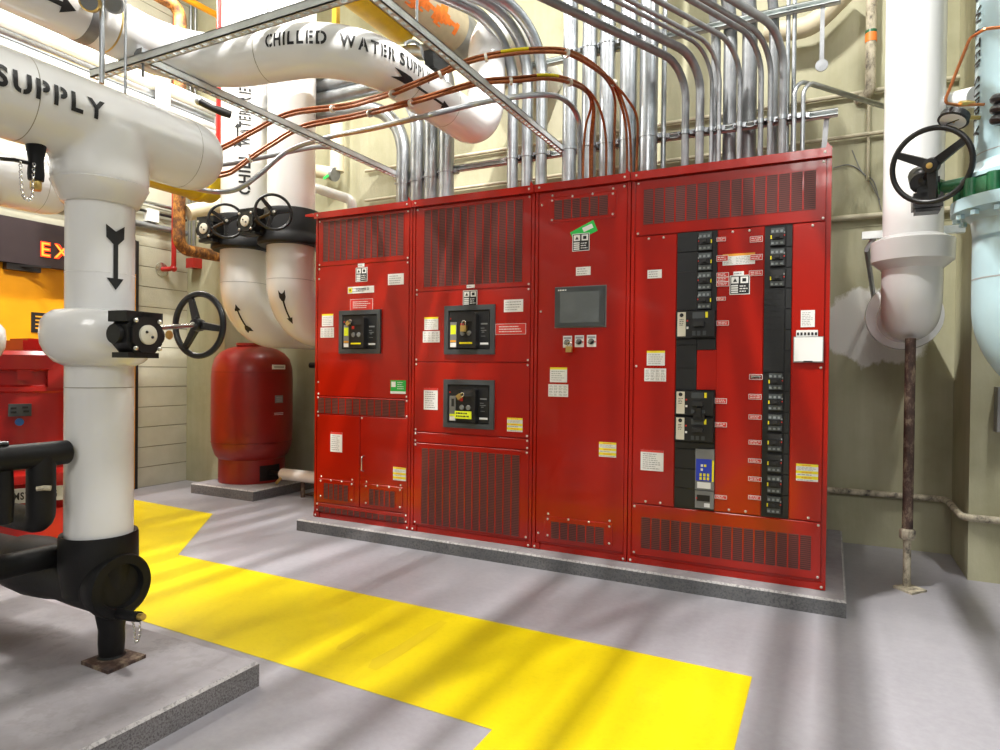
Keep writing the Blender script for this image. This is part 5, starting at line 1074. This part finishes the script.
# ================================================================== BLUE PIPE with green valve
bxx, byy = .765, 3.65; zb = lambda y: float(onY(1030, y, byy)[2])
br_ = .197; bl = thing('blue_pipe', (bxx, byy, 1.3), 'pale blue pipe cut off by the right edge, with flanges and lettering', 'pipe')
MB().lathe([(br_, 5.9), (br_, zb(160)), (br_+.02, zb(168)), (br_+.05, zb(174)), (br_+.05, zb(178)), (br_, zb(178))], (bxx, byy, 0), (0, 0, 1), 64).build('upper_pipe', 'blue_pipe', bl, ang=25)
MB().lathe([(br_, zb(198)), (br_+.085, zb(198)), (br_+.085, zb(210)), (br_+.03, zb(213)), (br_+.008, zb(219)), (br_, zb(232)), (br_, zb(240))], (bxx, byy, 0), (0, 0, 1), 64).build('lower_flange', 'blue_pipe', bl, ang=25)
MB().tube(fillet([(bxx, byy, zb(235)), (bxx, byy, zb(280)-.42), (bxx+1.4, byy, zb(280)-.42)], .42, 24), br_, 64).build('lower_elbow', 'blue_pipe', bl)
ring(bl, (bxx, byy, zb(278)), (0, 0, 1), br_, .006, 'label_print'); ring(bl, (bxx, byy, zb(152)), (0, 0, 1), br_, .004, 'label_print')
for k in range(16):
    q = 2*PI*(k+.5)/16; MB().lathe([(.018, 0), (.018, .02), (.001, .022)], (bxx+(br_+.06)*math.cos(q), byy+(br_+.06)*math.sin(q), zb(212)-.02), (0, 0, 1), 6).build('flange_bolt', 'blue_pipe', bl)
thb = math.atan2(-byy, -bxx)-1.42
map_build(text_polys('CHILLED WATER SUPPLY', .075, zb(-75)-zb(133), bold=.02, stencil=True, cut=.02, gap=.24), vert_map(bxx, byy, br_, thb, zb(-75), 'down'), 'lettering', 'black_ink', bl)
gvv = thing('butterfly_valve', (bxx, byy, zb(188)), 'green valve with a black gear operator and handwheel on the blue pipe', 'valve')
m_ = MB().lathe([(br_, zb(196)), (br_+.052, zb(196)), (br_+.055, zb(188)), (br_+.052, zb(180)), (br_, zb(180))], (bxx, byy, 0), (0, 0, 1), 56)
for k in range(14):
    q = 2*PI*k/14; m_.lathe([(.028, zb(197)), (.028, zb(179))], (bxx+(br_+.05)*math.cos(q), byy+(br_+.05)*math.sin(q), 0), (0, 0, 1), 12)
m_.build('valve_body', 'green_valve', gvv)
gc = onY(927, 191, 3.86); nb = nrm(np.array([bxx, byy, 0])-np.array([gc[0], gc[1], 0])); MB().tube([gc+nb*.04, np.array([bxx, byy, gc[2]])-nb*br_], .030, 14).build('neck', 'green_valve', gvv); MB().lathe([(.045, 0), (.045, .02)], gc+nb*.05, nb, 6).build('mounting_flange', 'green_valve', gvv)
m_ = MB(); m_.obox(gc+np.array([0, 0, -.055]), (.062, 0, 0), (0, .055, 0), (0, 0, .036)); m_.obox(gc+np.array([0, 0, .015]), (.046, -.012, 0), (0, .05, 0), (0, 0, .038)); m_.obox(gc+np.array([0, 0, -.10]), (.052, 0, 0), (0, .045, 0), (0, 0, .010)); m_.tube([gc+np.array([-.03, -.05, .03]), gc+np.array([-.03, .04, .09])], .05, 14); m_.ball(gc+np.array([-.02, -.02, .065]), .052, 0, 16)
m_.build('gear_operator', 'black_iron', gvv, ang=30)
wcc = onY(931, 165.5, 3.58); wax = nrm(np.array([-.42, -.86, -.20])); MB().tube([gc+np.array([-.01, 0, .05]), wcc], .014, 10).build('input_shaft', 'black_iron', gvv); wheel(gvv, wcc, wax, .176, .0125, 3, .032, 2.62, .006, hubmat='brass')
ga = onY(953, 121, 3.52); gg = thing('pressure_gauge', ga, 'black rimmed pressure gauge tilted below the copper tube, on the blue pipe', 'gauge'); n = nrm((-.34, -.30, -.90))
MB().lathe([(.03, -.035), (.058, -.03), (.062, 0), (.055, .006), (.052, .003), (.001, .003)], ga, n, 32, mis=[0, 0, 0, 0, 1]).build('gauge_body', ['black_plain', 'label_white'], gg); m_ = MB(); u_, w__ = perp(n); m_.obox(ga+n*.005, u_*.03, w__*.002, n*.0008); m_.build('needle', 'black_ink', gg)
gb = onY(945, 118, 3.45); MB().tube([ga, onY(965, 117.5, 3.54), (bxx-.15, byy-.03, float(onY(972, 117, 3.58)[2]))], .009, 10).build('gauge_stem', 'brass', gg)
cpr = thing('copper_tube', onY(950, 100, 3.45), 'bent copper tube with brass fitting in front of the blue pipe', 'pipe')
MB().tube(fillet([onY(1010, 26, 3.3), onY(985, 29, 3.3), onY(970, 38, 3.35), onY(944, 103, 3.45), onY(958, 105, 3.5), (bxx-.12, byy-.05, float(onY(972, 104, 3.55)[2]))], .025, 5), .0065, 10).build('tube_run', 'copper', cpr); a, b = onY(960, 103.5, 3.5), onY(974, 103, 3.55); MB().tube([a, (a+b)/2, b], [.011, .013, .009], 6).build('brass_fitting', 'brass', cpr)
pl_ = onY(959, 100, 4.4); wpb = thing('white_pipe_stub', pl_, 'short white horizontal pipe between the blue pipe and the pilaster', 'pipe'); MB().tube([onY(935, 106, 4.5), onY(975, 97, 4.3)], .055, 20).build('jacket', 'white_ins', wpb)
ho = onY(1007, 116, 3.3); hs = thing('hose_coil', ho, 'coiled black hose at the right edge on the blue pipe', 'hose')
m_ = MB(); [m_.torus(ho+np.array([.035, .0, -.02+.042*k]), nrm((.15, -.25, 1)), 0.075, .020, 28, 10) for k in range(3)]; m_.build('coil', 'black_iron', hs); hc0 = ho+np.array([.035, 0, .03]); MB().tube([hc0+np.array([0, .06, .03]), np.array([bxx, byy-.12, hc0[2]+.03])], .012, 8).build('hose_hook', 'galv_dull', hs)
bx_ = onY(999, 405, 4.6); eb = thing('control_box', (bx_[0], 4.6, bx_[2]), 'grey control box on the pilaster at the right edge', 'box'); q0, q1 = onY(996.5, 432, 4.62), onY(996.5, 387, 4.62)
m_ = MB(); m_.box((q0[0], 4.60, q0[2]), (q0[0]+.4, YP, q1[2])); m_.build('box_body', 'mid_plastic', eb, smooth=False); m_ = MB(); m_.box((q0[0]+.02, 4.594, q0[2]+.10), (q0[0]+.3, 4.60, q1[2]-.03)); m_.build('display', 'blue_sticker', eb, smooth=False)
# ================================================================== PIPES ON THE BACK WALL
yb_ = YB-.035
z_ = float(onY(880, 494, yb_)[2]); wc_ = thing('wall_pipe', (.3, yb_, z_), 'beige pipe low on the back wall, stepping around the pilaster', 'pipe')
MB().tube(fillet([(-.6, yb_, z_), (.735-.035, yb_, z_), (.735-.035, YP-.035, z_), (2.5, YP-.035, z_)], .06, 6), .021, 14).build('pipe_run', 'dirty_pipe', wc_)
z_ = float(onY(857, 217, yb_)[2]); tag(MB().tube([(-.3, yb_, z_), (.735, yb_, z_)], .020, 14).build('wall_pipe', 'beige_pipe'), 'beige pipe across the back wall level with the cabinet vent', 'pipe')
for (x, y), r, lb in (((845, 137), .014, 'thin beige pipe across the back wall just above the cabinet top'), ((840, 96), .016, 'thin beige pipe across the back wall above the looping conduits')):
    z_ = float(onY(x, y, yb_)[2]); tag(MB().tube([(-4.2, yb_, z_), (.735, yb_, z_)], r, 10).build('wall_pipe', 'beige_pipe'), lb, 'pipe')
vx = float(onY(871, 40, yb_-.03)[0]); za_ = float(onY(868, 95, yb_)[2]); vp = thing('wall_pipe', (vx, yb_, za_), 'upright flaking pipe with an orange band beside the white pipe', 'pipe')
MB().tube(fillet([(vx, yb_-.03, 5.9), (vx, yb_-.03, za_), (vx-.08, yb_+.03, za_-.02)], .05), .034, 18).build('pipe_run', 'dirty_pipe', vp)
zq = float(onY(871, 40, yb_)[2]); ring(vp, (vx, yb_-.03, zq), (0, 0, 1), .035, .06, 'orange_bit', 'orange_band', .002); ring(vp, (vx, yb_-.03, zq+.04), (0, 0, 1), .035, .02, 'green_valve', 'green_band', .002)
hx_ = float(onY(869, 110, yb_)[0]); tag(MB().tube([(hx_, yb_+.01, float(onY(868, 180, yb_)[2])), (hx_, yb_+.01, float(onY(868, 92, yb_)[2]))], .010, 8).build('wall_conduit', 'beige_pipe'), 'thin upright beige conduit under the flaking pipe', 'conduit')
def wire(pts, lb): return tag(MB().tube(smooth_path([onY(x, y, YB-.01) for x, y in pts], 6), .004, 6).build('loose_wire', 'mid_plastic'), lb, 'wire')
wire([(833, 168), (850, 165), (866, 176), (880, 200)], 'loose thin grey wire dipping across the back wall'); wire([(852, 150), (862, 172), (874, 182), (881, 210)], 'loose thin wire curling down beside the white pipe')
# large cream pipe high on the back wall
a, b = onY(775, 30, 5.1), onY(860, -10, 5.1); tag(MB().tube(smooth_path([onY(765, 32, 5.1), onY(790, 30, 5.1), onY(815, 22, 5.1), onY(850, -12, 5.1)], 8), .07, 20).build('cream_duct', 'cream_pipe'), 'cream pipe curving up behind the upper rail end', 'pipe')
# behind the first cabinet: small pipes on the wall
a, b = onY(318, 188, 4.6), onY(362, 215, 4.6); wl = thing('white_pipe', a, 'white pipe dropping behind the leftmost cabinet beside the riser', 'pipe')
MB().tube(fillet([onY(300, 183, 4.7), onY(352, 200, 4.7), onY(354, 240, 4.7)], .10), .045, 20).build('pipe_run', 'white_ins', wl)
cs = thing('pipe_stub', onY(330, 174, 5.1), 'tan wall pipe stub with a green mark right of the riser', 'pipe'); MB().tube([onY(310, 170, 5.1), onY(334, 174, 5.1)], .065, 20).build('stub', 'cream_pipe', cs); MB().tube([onY(333, 174, 5.1), onY(335.5, 174.5, 5.1)], .070, 20).build('end_ring', 'galv_dull', cs); m_ = MB(); g0 = onY(326, 177, 5.03); m_.obox(g0, (.03, 0, .012), (0, .002, 0), (-.008, 0, .012)); m_.build('green_mark', 'green_tag', cs, smooth=False)
tag(MB().tube([onY(337, 95, 5.15), onY(337, 172, 5.15)], .07, 20).build('cream_post', 'cream_pipe'), 'cream upright pipe on the wall between riser and conduits', 'pipe')
# corner conduits on the left pilaster
for k, x in enumerate((189.5, 194)):
    p = onY(x, 230, YP-.02); tag(MB().tube([(p[0], YP-.02, float(onY(x, 246, YP-.02)[2])), (p[0], YP-.02, 5.9)], .015, 10).build('corner_conduit', 'galv'), '%s of two thin upright conduits in the left corner' % ('left', 'right')[k], 'conduit', 'corner conduits')
# ================================================================== LIGHT
def lamp(name, loc, sx, sy, e, rot=(0, 0, 0), col=(1, .97, .93)):
    l = bpy.data.lights.new(name, 'AREA'); l.shape = 'RECTANGLE'; l.size = sx; l.size_y = sy; l.energy = e; l.color = col
    o = bpy.data.objects.new(name, l); C.objects.link(o); o.location = loc; o.rotation_euler = rot; return o
lamp('ceiling_tube_light', (-1.3, 2.1, 5.6), .05, .6, 540)
lamp('ceiling_tube_light', (-3.9, 2.5, 5.6), .07, .7, 260)
lamp('ceiling_tube_light', (1.4, 2.7, 5.6), .08, 1.0, 185)
lamp('ceiling_tube_light', (-5.3, 3.2, 4.7), .12, 1.6, 150)
lamp('ceiling_tube_light', (-3.5, 4.75, 4.6), 1.2, .12, 40)
lamp('front_fill_light', (.4, -2.6, 4.6), 2.2, 1.6, 230, (math.radians(48), 0, math.radians(18)))  # soft fill added behind the camera to brighten the fronts, no fixture there
# unseen bars added over the aisle only to throw streaked shadows on the floor
bars = MB(); x = -3.3; rb_ = random.Random(4)
while x < .9:
    y1 = min(3.0, (4.0+.4514*x)/.892-.25); bars.box((x, -2.0, 3.66), (x+rb_.uniform(.03, .05), y1, 3.70)); x += rb_.choice((.09, .10, .12, .15, .20))
for y in (-1.5, .2, 1.8): bars.box((-3.3, y, 3.70), (.9, y+.04, 3.74))
bars.box((-2.7, 3.02, 3.64), (.9, 3.16, 3.74))  # solid out-of-view beam added to shade the tops of the cabinets
tag(bars.build('shadow_bars_1', 'strut_steel', None, smooth=False), kind='structure')
W = bpy.data.worlds.new('room_air'); bpy.context.scene.world = W; W.use_nodes = True
W.node_tree.nodes['Background'].inputs['Color'].default_value = (.95, .97, 1, 1); W.node_tree.nodes['Background'].inputs['Strength'].default_value = .2
# ================================================================== CAMERA
cam = bpy.data.cameras.new('camera'); cam.sensor_width = 36; cam.lens = FPX*36/1000; cam.clip_start = .02
co = bpy.data.objects.new('camera', cam); C.objects.link(co)
from mathutils import Matrix
co.matrix_world = Matrix([[RT[0], UP[0], -FW[0], 0], [RT[1], UP[1], -FW[1], 0], [RT[2], UP[2], -FW[2], CH], [0, 0, 0, 1]])
S = bpy.context.scene; S.camera = co
vs_ = S.view_settings; vs_.view_transform = 'Standard'; vs_.look = 'None'; vs_.gamma = 1; vs_.exposure = -0.3; vs_.use_curve_mapping = False
